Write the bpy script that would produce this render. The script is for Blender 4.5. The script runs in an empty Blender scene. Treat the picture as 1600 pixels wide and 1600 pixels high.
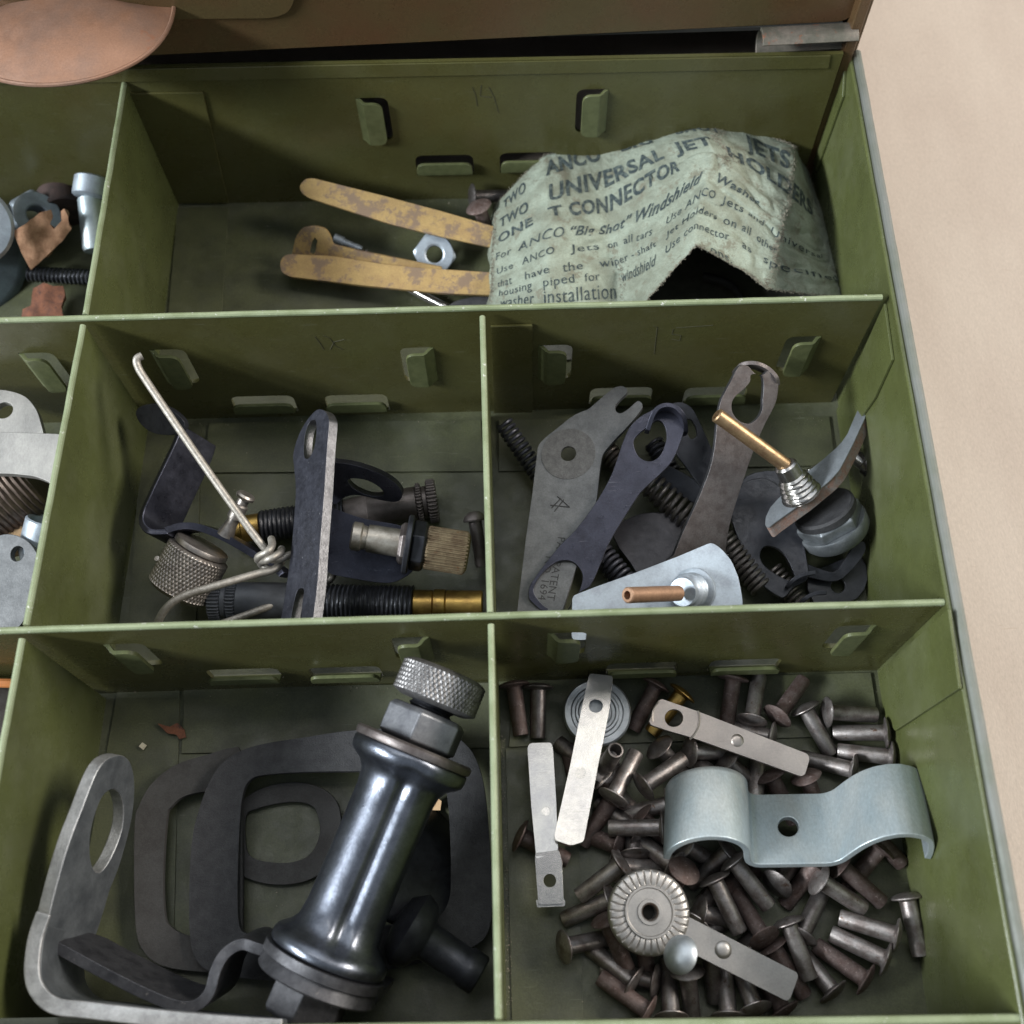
import bpy, bmesh, math, random
from mathutils import Vector, Matrix, noise
from mathutils.geometry import delaunay_2d_cdt
random.seed(7)
PI = math.pi
S = 0.001                                   # everything is authored in millimetres
scn = bpy.context.scene
COL = scn.collection

# ------------------------------------------------------------------ camera
CAM = (5.2169, -154.9362, 271.0527)
FPX = 1695.7
def cam_rot(rx, ry, rz):
    return Matrix.Rotation(rz, 3, 'Z') @ Matrix.Rotation(ry, 3, 'Y') @ Matrix.Rotation(rx, 3, 'X')
CR = cam_rot(0.4288, 0.0138, -0.0249)
cd = bpy.data.cameras.new('camera'); cam = bpy.data.objects.new('camera', cd); COL.objects.link(cam)
cam.matrix_world = Matrix.Translation(Vector(CAM) * S) @ CR.to_4x4()
cd.sensor_width = 36; cd.lens = 36 * FPX / 1600; cd.clip_start = 0.005; cd.clip_end = 50
cd.dof.use_dof = True; cd.dof.focus_distance = 0.268; cd.dof.aperture_fstop = 16
scn.camera = cam
# ------------------------------------------------------------------ light
w = bpy.data.worlds.new('World'); scn.world = w; w.use_nodes = True
w.node_tree.nodes['Background'].inputs[0].default_value = (0.80, 0.90, 1.0, 1)
w.node_tree.nodes['Background'].inputs[1].default_value = 0.42
def area(name, loc, target, sx, sy, power, col):
    l = bpy.data.lights.new(name, 'AREA'); l.shape = 'RECTANGLE'; l.size = sx; l.size_y = sy
    l.energy = power; l.color = col
    o = bpy.data.objects.new(name, l); COL.objects.link(o); o.location = loc
    o.rotation_euler = (Vector(target) - Vector(loc)).to_track_quat('-Z', 'Y').to_euler()
    return o
area('left_window', (-1.70, -0.50, 1.18), (0, -0.03, 0), 1.0, 0.26, 78, (0.92, 0.97, 1.0))
area('right_doorway', (1.60, 0.28, 1.22), (0, -0.03, 0), 1.0, 0.5, 44, (1.0, 0.93, 0.84))
area('ceiling_panel', (-0.2, 1.1, 1.9), (0, -0.03, 0), 2.2, 1.5, 13, (0.93, 0.97, 1.0))
area('added_sheen_light', (0.02, 0.30, 1.9), (0, -0.03, 0), 1.5, 0.22, 4.5, (1.0, 0.97, 0.92))  # added overhead lamp, placed so the flat strips reflect a gradient
scn.view_settings.view_transform = 'Standard'; scn.view_settings.look = 'None'
scn.view_settings.exposure = 0.05; scn.view_settings.gamma = 1

# ------------------------------------------------------------------ pixel -> point helpers (mm)
def ray(u, v):
    d = Vector(((u - 800) / FPX, (800 - v) / FPX, -1)); return CR @ d
def at(u, v, z):
    d = ray(u, v); c = Vector(CAM); return c + d * ((z - c.z) / d.z)
class Plane:
    """frame with ez toward the camera side"""
    def __init__(s, a, b, c):
        s.o = a.copy(); s.ex = (b - a).normalized(); n = s.ex.cross(c - a).normalized()
        if n.dot(Vector(CAM) - a) < 0: n = -n
        s.ez = n; s.ey = n.cross(s.ex)
    def px(s, u, v):
        d = ray(u, v); c = Vector(CAM); t = (s.o - c).dot(s.ez) / d.dot(s.ez); p = c + d * t - s.o
        return (p.dot(s.ex), p.dot(s.ey))
    def pt(s, x, y, z=0): return s.o + s.ex * x + s.ey * y + s.ez * z
    def lift(s, h):
        q = Plane.__new__(Plane); q.o = s.o + s.ez * h; q.ex = s.ex; q.ey = s.ey; q.ez = s.ez; return q
def P3(a, b, c): return Plane(at(*a), at(*b), at(*c))
def flat(z): return Plane(Vector((0, 0, z)), Vector((10, 0, z)), Vector((0, 10, z)))
def vert(a, b):
    """vertical plane through two points"""
    p = Plane(a, b, a + Vector((0, 0, -10)))
    return p if p.ey.z > 0 else Plane(b, a, b + Vector((0, 0, -10)))

# ------------------------------------------------------------------ splines
def cr(p0, p1, p2, p3, t):
    return 0.5 * ((2 * p1) + (p2 - p0) * t + (2 * p0 - 5 * p1 + 4 * p2 - p3) * t * t + (3 * p1 - p0 - 3 * p2 + p3) * t ** 3)
def spline(pts, n=6, closed=False):
    P = [Vector(p) for p in pts]; out = []; N = len(P)
    for i in range(N if closed else N - 1):
        g = (lambda k: P[k % N]) if closed else (lambda k: P[max(0, min(N - 1, k))])
        for j in range(n): out.append(cr(g(i - 1), g(i), g(i + 1), g(i + 2), j / n))
    if not closed: out.append(P[-1])
    return out
def rounded(pts, r=1.0, n=4, skip=()):
    """2D polygon with rounded corners"""
    out = []; N = len(pts)
    for i, p in enumerate(pts):
        p = Vector(p)
        if i in skip: out.append(tuple(p)); continue
        a = Vector(pts[i - 1]); b = Vector(pts[(i + 1) % N])
        da = a - p; db = b - p
        k = min(r, da.length * .45, db.length * .45)
        A = p + da.normalized() * k; B = p + db.normalized() * k
        for j in range(n + 1):
            t = j / n; q = A * (1 - t) ** 2 + p * 2 * t * (1 - t) + B * t * t; out.append(tuple(q))
    return out
def circ(x, y, r, n=28, ry=None, a0=0):
    return [(x + r * math.cos(2 * PI * i / n + a0), y + (ry or r) * math.sin(2 * PI * i / n + a0)) for i in range(n)]
def inside(p, poly):
    c = False; x, y = p; j = len(poly) - 1
    for i in range(len(poly)):
        xi, yi = poly[i][0], poly[i][1]; xj, yj = poly[j][0], poly[j][1]
        if (yi > y) != (yj > y) and x < (xj - xi) * (y - yi) / (yj - yi) + xi: c = not c
        j = i
    return c

# ------------------------------------------------------------------ mesh builder
class MB:
    def __init__(s): s.v = []; s.f = []
    def add(s, vs, fs):
        k = len(s.v); s.v += [Vector(p) for p in vs]; s.f += [tuple(i + k for i in f) for f in fs]; return s
    def plate(s, outline, holes, pl, t, grid=0, fn=None):
        """outline/holes: 2D mm in plane pl; solid from the plane down to -t; fn(x,y)->lift bends it"""
        loops = [[Vector((p[0], p[1])) for p in outline]] + [[Vector((p[0], p[1])) for p in h] for h in holes]
        pts = []; edges = []
        for L in loops:
            if grid:
                M = []
                for i, p in enumerate(L):
                    q = L[(i + 1) % len(L)]; n = max(1, int((q - p).length / grid + .5))
                    M += [p.lerp(q, j / n) for j in range(n)]
                L = M
            k = len(pts); pts += L; edges += [(k + i, k + (i + 1) % len(L)) for i in range(len(L))]
        nb = len(pts)
        if grid:
            xs = [p[0] for p in outline]; ys = [p[1] for p in outline]
            x = min(xs) + grid / 2
            while x < max(xs):
                y = min(ys) + grid / 2
                while y < max(ys):
                    if inside((x, y), outline) and not any(inside((x, y), h) for h in holes):
                        q = Vector((x, y))
                        if all((q - b).length_squared > (grid * .5) ** 2 for b in pts[:nb]): pts.append(q)
                    y += grid
                x += grid
        V, E_, F, *_ = delaunay_2d_cdt(pts, edges, [], 1, 1e-5)
        T = []
        for f in F:
            c = sum((V[i] for i in f), Vector((0, 0))) / len(f)
            if inside(c, outline) and not any(inside(c, h) for h in holes):
                a, b, d = V[f[0]], V[f[1]], V[f[2]]
                if (b - a).cross(d - a) < 0: f = f[::-1]
                T.append(tuple(f))
        cnt = {}
        for f in T:
            for i in range(len(f)):
                e = (f[i], f[(i + 1) % len(f)]); cnt[e] = 1
        n = len(V); L = []
        for p in V:
            z = fn(p.x, p.y) if fn else 0.0
            L.append(pl.pt(p.x, p.y, z))
        L2 = []
        for i, p in enumerate(V):
            if fn:
                e = .05
                gx = (fn(p.x + e, p.y) - fn(p.x - e, p.y)) / (2 * e); gy = (fn(p.x, p.y + e) - fn(p.x, p.y - e)) / (2 * e)
                nn = (pl.ez - pl.ex * gx - pl.ey * gy).normalized()
            else: nn = pl.ez
            L2.append(L[i] - nn * t)
        fs = list(T) + [tuple(i + n for i in f[::-1]) for f in T]
        for (a, b) in cnt:
            if (b, a) not in cnt: fs.append((b, a, a + n, b + n))
        return s.add(L + L2, fs)
    def pplate(s, px, holes, pl, t, r=0, sp=0, grid=0, fn=None):
        """same with outlines traced as pixels on the plane"""
        f = lambda P: [pl.px(*p) for p in P]
        o = f(px); hs = [f(h) for h in holes]
        if sp:
            o = [tuple(p) for p in spline(o, sp, True)]; hs = [[tuple(p) for p in spline(h, sp, True)] for h in hs]
        elif r: o = rounded(o, r)
        return s.plate(o, hs, pl, t, grid, fn)
    def lathe(s, prof, A, B, n=32, fn=None, x=None, end=False):
        """prof [(r,h)] h measured in mm from A toward B"""
        A = Vector(A); d = (Vector(B) - A).normalized()
        u = (Vector(x) if x else (Vector((0, 0, 1)) if abs(d.z) < .9 else Vector((1, 0, 0)))); u = (u - d * u.dot(d)).normalized(); v = d.cross(u)
        vs = []; fs = []
        for r, h in prof:
            for i in range(n):
                a = 2 * PI * i / n; rr = fn(a, h, r) if fn else r
                vs.append(A + d * h + (u * math.cos(a) + v * math.sin(a)) * rr)
        for j in range(len(prof) - 1):
            for i in range(n):
                k = (i + 1) % n; fs.append((j * n + i, j * n + k, (j + 1) * n + k, (j + 1) * n + i))
        if prof[0][0] > 0: fs.append(tuple(range(n))[::-1])
        if prof[-1][0] > 0: fs.append(tuple((len(prof) - 1) * n + i for i in range(n)))
        return s.add(vs, fs)
    def tube(s, path, r, n=10, cap=True):
        P = [Vector(p) for p in path]; vs = []; fs = []; u = None
        for i, p in enumerate(P):
            d = (P[min(i + 1, len(P) - 1)] - P[max(i - 1, 0)]).normalized()
            if u is None: u = d.orthogonal().normalized()
            u = (u - d * u.dot(d)).normalized(); v = d.cross(u); rr = r[i] if isinstance(r, (list, tuple)) else r
            for k in range(n):
                a = 2 * PI * k / n; vs.append(p + (u * math.cos(a) + v * math.sin(a)) * rr)
        for i in range(len(P) - 1):
            for k in range(n): fs.append((i * n + k, i * n + (k + 1) % n, (i + 1) * n + (k + 1) % n, (i + 1) * n + k))
        if cap: fs.append(tuple(range(n))[::-1]); fs.append(tuple((len(P) - 1) * n + k for k in range(n)))
        return s.add(vs, fs)
    def ribbon(s, path, wv, t, side=None, holes=None, taper=None):
        """strip swept along path; wv = width vector (from the path to the far edge); t thickness"""
        P = [Vector(p) for p in path]; wv = Vector(wv); W = wv.normalized(); vs = []; fs = []
        N = len(P)
        for i, p in enumerate(P):
            d = (P[min(i + 1, N - 1)] - P[max(i - 1, 0)]).normalized(); nn = d.cross(W).normalized()
            ww = wv * (taper(i / (N - 1)) if taper else 1)
            vs += [p + nn * t / 2, p + ww + nn * t / 2, p + ww - nn * t / 2, p - nn * t / 2]
        for i in range(N - 1):
            for k in range(4): fs.append((i * 4 + k, i * 4 + (k + 1) % 4, (i + 1) * 4 + (k + 1) % 4, (i + 1) * 4 + k))
        fs.append((0, 1, 2, 3)); fs.append(tuple((N - 1) * 4 + k for k in (3, 2, 1, 0)))
        return s.add(vs, fs)
    def box(s, lo, hi):
        (a, b, c), (d, e, f) = lo, hi
        return s.add([(a, b, c), (d, b, c), (d, e, c), (a, e, c), (a, b, f), (d, b, f), (d, e, f), (a, e, f)],
                     [(0, 3, 2, 1), (4, 5, 6, 7), (0, 1, 5, 4), (1, 2, 6, 5), (2, 3, 7, 6), (3, 0, 4, 7)])
    def mesh(s, name, mat, origin=Vector((0, 0, 0)), ang=35, sharp=True):
        me = bpy.data.meshes.new(name); me.from_pydata([(p - origin) * S for p in s.v], [], s.f); me.validate()
        b = bmesh.new(); b.from_mesh(me); bmesh.ops.remove_doubles(b, verts=b.verts, dist=1e-7)
        bmesh.ops.recalc_face_normals(b, faces=b.faces); b.to_mesh(me); b.free()
        me.materials.append(mat); me.polygons.foreach_set('use_smooth', [True] * len(me.polygons))
        if sharp: me.set_sharp_from_angle(angle=math.radians(ang))
        me.update(); return me
    def build(s, name, mat, parent=None, bevel=0, seg=2, ang=35, side=None, **tags):
        if parent is None:
            xs = [p.x for p in s.v]; ys = [p.y for p in s.v]; zs = [p.z for p in s.v]
            og = Vector(((min(xs) + max(xs)) / 2, (min(ys) + max(ys)) / 2, min(zs)))
        else: og = Vector(parent['og'])
        me = s.mesh(name, mat, og, ang, not bevel)
        if side:
            me.materials.append(side); me.polygons.foreach_set('material_index', [1 if len(p.vertices) == 4 else 0 for p in me.polygons])
        o = bpy.data.objects.new(name, me); COL.objects.link(o)
        if parent is None: o.location = og * S
        else: o.parent = parent
        o['og'] = tuple(og)
        if bevel:
            m = o.modifiers.new('bevel', 'BEVEL'); m.width = bevel * S; m.segments = seg; m.limit_method = 'ANGLE'
            m.angle_limit = math.radians(38); m.harden_normals = True; m.use_clamp_overlap = True
        for k, v in tags.items(): o[k] = v
        return o
def thing(name, label, cat, loc, group=None):
    o = bpy.data.objects.new(name, None); COL.objects.link(o); o.empty_display_size = .005
    loc = Vector(loc); o.location = loc * S; o['og'] = tuple(loc); o['label'] = label; o['category'] = cat
    if group: o['group'] = group
    return o
def tag(o, label, cat, group=None):
    o['label'] = label; o['category'] = cat
    if group: o['group'] = group
    return o

# ------------------------------------------------------------------ materials
def M(name, col, col2=None, rough=.5, metal=0, sc=.35, mix=(.4, .65), r2=None, bump=.0, bsc=3, spots=None, ssc=.6, sth=.62,
      stretch=None, coat=0, spec=.5, fine=0, bdist=.1, ovar=0, scr=None, dust=None):
    """procedural paint/metal: two-tone noise, optional spots of a third colour, grain bump; units are mm"""
    m = bpy.data.materials.new(name); m.use_nodes = True; nt = m.node_tree; N = nt.nodes; L = nt.links
    b = N['Principled BSDF']; b.inputs['Roughness'].default_value = rough; b.inputs['Metallic'].default_value = metal
    b.inputs['Specular IOR Level'].default_value = spec
    b.inputs['Coat Weight'].default_value = coat; b.inputs['Coat Roughness'].default_value = .12
    tc = N.new('ShaderNodeTexCoord'); mp = N.new('ShaderNodeMapping'); L.new(tc.outputs['Object'], mp.inputs[0])
    st = stretch or (1, 1, 1); mp.inputs['Scale'].default_value = tuple(1000 * k for k in st)
    oi = N.new('ShaderNodeObjectInfo'); ad = N.new('ShaderNodeVectorMath'); ad.operation = 'ADD'
    mu = N.new('ShaderNodeMath'); mu.operation = 'MULTIPLY'; mu.inputs[1].default_value = 400; L.new(oi.outputs['Random'], mu.inputs[0])
    L.new(mp.outputs[0], ad.inputs[0]); L.new(mu.outputs[0], ad.inputs[1]); V = ad.outputs[0]
    def noi(scale, det=4, ro=.6):
        n = N.new('ShaderNodeTexNoise'); n.inputs['Scale'].default_value = scale; n.inputs['Detail'].default_value = det
        n.inputs['Roughness'].default_value = ro; L.new(V, n.inputs['Vector']); return n.outputs['Fac']
    def ramp(src, lo, hi):
        r = N.new('ShaderNodeMapRange'); r.inputs[1].default_value = lo; r.inputs[2].default_value = hi; L.new(src, r.inputs[0]); return r.outputs[0]
    def mixc(f, a, c):
        x = N.new('ShaderNodeMix'); x.data_type = 'RGBA'; L.new(f, x.inputs[0])
        for k, q in ((6, a), (7, c)):
            if isinstance(q, tuple): x.inputs[k].default_value = (*q, 1)
            else: L.new(q, x.inputs[k])
        return x.outputs[2]
    c2 = col2 or tuple(k * .7 for k in col)
    f = ramp(noi(sc), *mix); out = mixc(f, col, c2)
    if fine:
        g = ramp(noi(2.2, 5, .75), .33, .68); x = N.new('ShaderNodeMix'); x.data_type = 'RGBA'; x.blend_type = 'MULTIPLY'; x.inputs[0].default_value = fine
        L.new(out, x.inputs[6]); cmb = N.new('ShaderNodeCombineColor'); [L.new(g, cmb.inputs[i]) for i in range(3)]; L.new(cmb.outputs[0], x.inputs[7]); out = x.outputs[2]
    if spots:
        sf = ramp(noi(ssc, 8, .75), sth, sth + .06); out = mixc(sf, out, spots)
    if dust:
        df = ramp(noi(.022, 5, .65), .50, .72); dm = N.new('ShaderNodeMath'); dm.operation = 'MULTIPLY'; dm.inputs[1].default_value = dust[1]; L.new(df, dm.inputs[0]); out = mixc(dm.outputs[0], out, dust[0])
    if scr:
        # fine hairline scratches in two directions
        acc = None
        for ang, se in ((.5, 3.1), (-.9, 8.7)):
            m2 = N.new('ShaderNodeMapping'); L.new(V, m2.inputs[0]); m2.inputs['Rotation'].default_value = (ang, ang * .7, ang); m2.inputs['Location'].default_value = (se, se, 0); m2.inputs['Scale'].default_value = (.07, 1.7, 1.7)
            n3 = N.new('ShaderNodeTexNoise'); n3.inputs['Scale'].default_value = 1.6; n3.inputs['Detail'].default_value = 2; L.new(m2.outputs[0], n3.inputs['Vector'])
            q = ramp(n3.outputs['Fac'], .725, .77)
            if acc is None: acc = q
            else:
                mx = N.new('ShaderNodeMath'); mx.operation = 'MAXIMUM'; L.new(acc, mx.inputs[0]); L.new(q, mx.inputs[1]); acc = mx.outputs[0]
        sm = N.new('ShaderNodeMath'); sm.operation = 'MULTIPLY'; sm.inputs[1].default_value = scr[1]; L.new(acc, sm.inputs[0]); out = mixc(sm.outputs[0], out, scr[0])
    if ovar:
        vr = N.new('ShaderNodeMapRange'); L.new(oi.outputs['Random'], vr.inputs[0]); vr.inputs[3].default_value = 1 - ovar; vr.inputs[4].default_value = 1 + ovar
        vm = N.new('ShaderNodeVectorMath'); vm.operation = 'SCALE'; L.new(out, vm.inputs[0]); L.new(vr.outputs[0], vm.inputs['Scale']); out = vm.outputs[0]
    L.new(out, b.inputs['Base Color'])
    rr = N.new('ShaderNodeMapRange'); L.new(noi(sc * 2.3, 6, .7), rr.inputs[0]); rr.inputs[1].default_value = .3; rr.inputs[2].default_value = .7
    rr.inputs[3].default_value = rough; rr.inputs[4].default_value = r2 if r2 is not None else min(1, rough * 1.35); L.new(rr.outputs[0], b.inputs['Roughness'])
    if bump:
        bp = N.new('ShaderNodeBump'); bp.inputs['Strength'].default_value = bump; bp.inputs['Distance'].default_value = bdist * 1.8 * S
        L.new(noi(bsc * .45, 8, .72), bp.inputs['Height']); L.new(bp.outputs[0], b.inputs['Normal'])
    return m
OLIVE = M('olive_paint', (.096, .110, .038), (.076, .086, .030), .18, 0, .05, r2=.46, bump=.25, bsc=1.2, spots=(.19, .205, .135), ssc=.9, sth=.665, fine=.3, bdist=.12, scr=((.26, .28, .20), .5), dust=((.17, .18, .12), .35))
OLIVE_F = M('olive_paint_floor', (.088, .095, .048), (.062, .067, .037), .34, 0, .09, r2=.62, bump=.3, bsc=1.5, spots=(.19, .20, .16), ssc=1.4, sth=.70, fine=.4, bdist=.12, scr=((.17, .18, .14), .5), dust=((.125, .13, .10), .55))
OLIVE_B = M('olive_paint_shaded', (.082, .076, .025), (.092, .090, .032), .17, 0, .05, r2=.42, bump=.25, bsc=1.1, spots=(.16, .155, .10), ssc=1.1, sth=.665, fine=.3, bdist=.12, scr=((.22, .22, .16), .4), dust=((.14, .135, .09), .22))  # same paint as the sides, shaded brown tone put into the colour
RIM = M('worn_green_edge', (.215, .25, .15), (.16, .19, .10), .42, .1, .15, bump=.5, bsc=2, spots=(.50, .51, .45), ssc=.6, sth=.60)
RIMG = M('grey_worn_hem', (.16, .165, .15), (.13, .14, .115), .5, .3, .12, bump=.6, bsc=2, spots=(.36, .34, .30), ssc=.5, sth=.68)
TABM = M('tab_green', (.125, .138, .062), (.092, .105, .045), .33, 0, .5, bump=.2, fine=.2)
CAB = M('cabinet_brown_paint', (.105, .076, .034), (.115, .062, .030), .24, .15, .035, bump=.3, bsc=1.2, spots=(.15, .13, .09), ssc=.9, sth=.72, fine=.3)
DARK = M('interior_shade', (.012, .012, .010), rough=.8)  # near-black colour stands in for shade inside the cabinet and bore
COPPER = M('aged_copper', (.33, .18, .115), (.27, .165, .12), .30, .45, .09, r2=.55, bump=.2, bsc=1, spots=(.30, .13, .07), ssc=.04, sth=.60, fine=.25, scr=((.45, .33, .26), .4))
KRAFT = M('kraft_paper', (.57, .485, .41), (.53, .445, .375), .85, 0, .05, r2=.95, bump=.6, bsc=1.2, spots=(.38, .30, .23), ssc=.5, sth=.68, stretch=(1, .35, 1), spec=.2, fine=.16, bdist=.12, scr=((.44, .35, .28), .5))
ZINC = M('zinc_plate', (.42, .48, .54), (.33, .37, .42), .38, .55, .25, r2=.55, bump=.2, bsc=4, spots=(.58, .60, .60), ssc=.8, sth=.66, fine=.2)
ZBLUE = M('pale_zinc', (.42, .495, .53), (.52, .56, .56), .36, .55, .10, r2=.46, bump=.15, bsc=4, spots=(.27, .30, .32), ssc=.9, sth=.655, stretch=(1, .25, 1), fine=.25, scr=((.20, .22, .23), .5))
STEEL = M('rivet_steel', (.33, .305, .295), (.19, .16, .15), .30, .8, .35, r2=.5, bump=.35, bsc=4, spots=(.12, .07, .05), ssc=.5, sth=.60, fine=.3, ovar=.42)
STEELR = M('rivet_rust', (.175, .135, .125), (.12, .078, .068), .42, .6, .5, r2=.75, bump=.7, bsc=4, spots=(.28, .22, .21), ssc=.8, sth=.58, fine=.3, ovar=.35)
STEELB = M('bright_steel', (.44, .425, .40), (.36, .35, .345), .20, .95, .12, r2=.26, bump=.1, bsc=5, spots=(.35, .30, .26), ssc=.6, sth=.66, fine=.15, scr=((.25, .24, .22), .6))
NICK = M('nickel_warm_reflection', (.58, .51, .46), (.49, .43, .39), .30, .85, .1, r2=.42, bump=.12, bsc=5, spots=(.30, .25, .2), ssc=.7, sth=.70, fine=.15, scr=((.35, .30, .26), .5))  # pinkish tint holds a warm reflection in the base colour
NICKG = M('nickel_grey', (.47, .45, .43), (.38, .365, .35), .32, .85, .1, r2=.44, bump=.15, bsc=5, spots=(.25, .21, .18), ssc=.7, sth=.68, fine=.2, scr=((.28, .26, .24), .5))
BLACK = M('black_oxide', (.040, .042, .050), (.024, .025, .031), .25, .45, .3, r2=.5, bump=.25, bsc=4, spots=(.14, .14, .16), ssc=1.2, sth=.71, fine=.2)
BLUED = M('blued_steel', (.066, .068, .092), (.045, .046, .062), .24, .8, .2, r2=.42, bump=.25, bsc=5, spots=(.26, .25, .26), ssc=1.2, sth=.69, fine=.3, scr=((.22, .22, .25), .45))
BROWNED = M('browned_steel', (.17, .15, .145), (.12, .10, .095), .33, .7, .35, r2=.5, bump=.3, bsc=5, spots=(.2, .17, .14), ssc=1.0, sth=.66, fine=.3)
PHOS = M('phosphate_grey', (.175, .18, .185), (.13, .135, .14), .45, .45, .25, r2=.65, bump=.35, bsc=5, spots=(.17, .17, .17), ssc=1.3, sth=.68, fine=.3)
GREYST = M('grey_steel', (.26, .28, .295), (.15, .165, .18), .36, .7, .12, r2=.55, bump=.3, bsc=3, spots=(.18, .13, .10), ssc=.3, sth=.66, fine=.25)
EDGEST = M('bare_edge_steel', (.50, .50, .50), (.36, .36, .36), .42, .75, .4, bump=.5, bsc=4, fine=.25)
GLOSS = M('black_gloss_enamel', (.15, .165, .20), (.10, .11, .135), .27, .92, .2, r2=.36, bump=.3, bsc=.35, spots=(.22, .22, .23), ssc=1.3, sth=.67, coat=.5, fine=.35, bdist=.25, scr=((.22, .22, .23), .5))
RUBBER = M('black_rubber', (.045, .045, .048), (.030, .030, .033), .5, 0, .4, r2=.7, bump=1, bsc=5, spots=(.12, .12, .12), ssc=2.2, sth=.72, spec=.35, fine=.3)
RUBBERG = M('grey_fibre_gasket', (.072, .070, .068), (.055, .052, .05), .7, 0, .2, r2=.85, bump=.5, bsc=6, spots=(.12, .11, .10), ssc=2, sth=.72, spec=.3, fine=.3)
BRASS = M('brass', (.52, .34, .10), (.36, .22, .07), .28, .9, .3, r2=.45, bump=.2, bsc=3, spots=(.20, .12, .05), ssc=.6, sth=.64, fine=.15)
BRASSD = M('dull_brass_pin', (.42, .29, .16), (.30, .19, .11), .35, .85, .5, r2=.5, bump=.2, bsc=4, fine=.2)
TARN = M('tarnished_brass', (.47, .325, .135), (.39, .26, .115), .45, .35, .25, r2=.55, bump=.3, bsc=3, spots=(.22, .155, .105), ssc=.12, sth=.505, fine=.3)
PEWT = M('knurled_nickel', (.42, .385, .355), (.28, .25, .23), .33, .85, .4, r2=.48, bump=.2, bsc=5, spots=(.18, .14, .11), ssc=.9, sth=.64, fine=.25)
KNURLB = M('brown_spline', (.27, .21, .13), (.17, .12, .075), .42, .7, .4, r2=.6, bump=.3, bsc=5, spots=(.20, .09, .04), ssc=.7, sth=.6, fine=.3)
WIRE = M('dull_zinc_wire', (.40, .375, .335), (.30, .275, .24), .40, .7, .8, r2=.6, bump=.5, bsc=3, spots=(.13, .11, .09), ssc=1.5, sth=.66, fine=.25)
RUSTE = M('rusty_edge', (.30, .19, .15), (.27, .25, .24), .7, .15, .5, bump=.8, bsc=5, spots=(.22, .09, .055), ssc=.9, sth=.56, fine=.35)
RUST = M('rust', (.22, .085, .045), (.13, .055, .035), .85, 0, .5, bump=.9, bsc=2.5, spots=(.05, .03, .025), ssc=.6, sth=.58, fine=.3)
LEATHER = M('tan_scrap', (.42, .235, .135), (.30, .155, .085), .8, 0, .5, bump=.9, bsc=2, fine=.3)
TAN = M('tan_fibre', (.60, .40, .22), (.48, .31, .17), .7, 0, .3, bump=.3, bsc=3)
PAPER = M('green_paper', (.33, .375, .305), (.23, .25, .195), .85, 0, .12, r2=.95, bump=1, bsc=.8, spots=(.19, .19, .145), ssc=.16, sth=.55, spec=.2, fine=.25, bdist=.5)
EDGE2 = M('sheared_edge', (.21, .21, .225), (.13, .13, .14), .3, .85, .5, bump=.4, fine=.3)
FIBRE = M('paper_fuzz', (.25, .23, .18), (.16, .145, .115), .95, 0, 1, spec=.1)
INK = M('black_ink', (.035, .048, .052), (.12, .145, .13), .8, 0, .9, mix=(.45, .72), spec=.2)
PENCIL = M('pencil_line', (.045, .042, .022), rough=.7)

# ================================================================== SETTING
zt = -6.0
MB().box((-900, -700, zt - 30), (1200, 900, zt)).build('table_top', KRAFT)['kind'] = 'structure'

# ------------------------------------------------------------------ cabinet behind the pulled-out drawer
a = at(187, 89, 61); b_ = at(1319, 34, 61)
cab = thing('cabinet', 'dark brown-green metal cabinet front above and behind the open drawer', 'cabinet', (a.x, a.y + 2, zt))
FP = vert(a, b_)                                            # face of the upper drawer
w_ = FP.px(1333, 34)[0]
FRONT = MB(); o2 = rounded([(-120, 0), (w_, 0), (w_, 75), (-120, 75)], 5, 6)
MB().plate(o2, [], FP, 1.2).build('upper_drawer_front', CAB, cab, .4)
# embossed raised field of that front, rounded lower right corner
e = [(440 - 700, 26), (438, 27), (462, -5), (475, -60), (440 - 700, -60)]
MB().pplate([(-200, 34), (425, 29), (452, 20), (463, -8), (470, -70), (-200, -70)], [], FP.lift(1.2), 1.3, r=4).build('embossed_field', CAB, cab, .8, 3)
cy = a.y
side = at(1331, 125, 50)
Cx = at(1362, 40, 62).x
MB().box((Cx - 5.5, cy + 1.5, zt + 1), (Cx - 2.5, cy + 190, 128)).build('side_panel', CAB, cab, .5)
MB().box((Cx - 2.4, cy + 6.5, zt + 1), (Cx + .2, cy + 190, 128)).build('outer_side_panel', CAB, cab, .5)
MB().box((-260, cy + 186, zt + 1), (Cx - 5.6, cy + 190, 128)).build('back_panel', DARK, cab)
MB().box((-260, cy + 3, 128.2), (Cx, cy + 190, 130)).build('top_panel', CAB, cab)
MB().box((-263, cy + 1.5, zt + 1), (-260.1, cy + 190, 128)).build('side_panel', CAB, cab)
MB().box((-258, cy + 4, 60), (Cx - 7, cy + 150, 61)).build('upper_drawer_bottom', DARK, cab)

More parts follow.
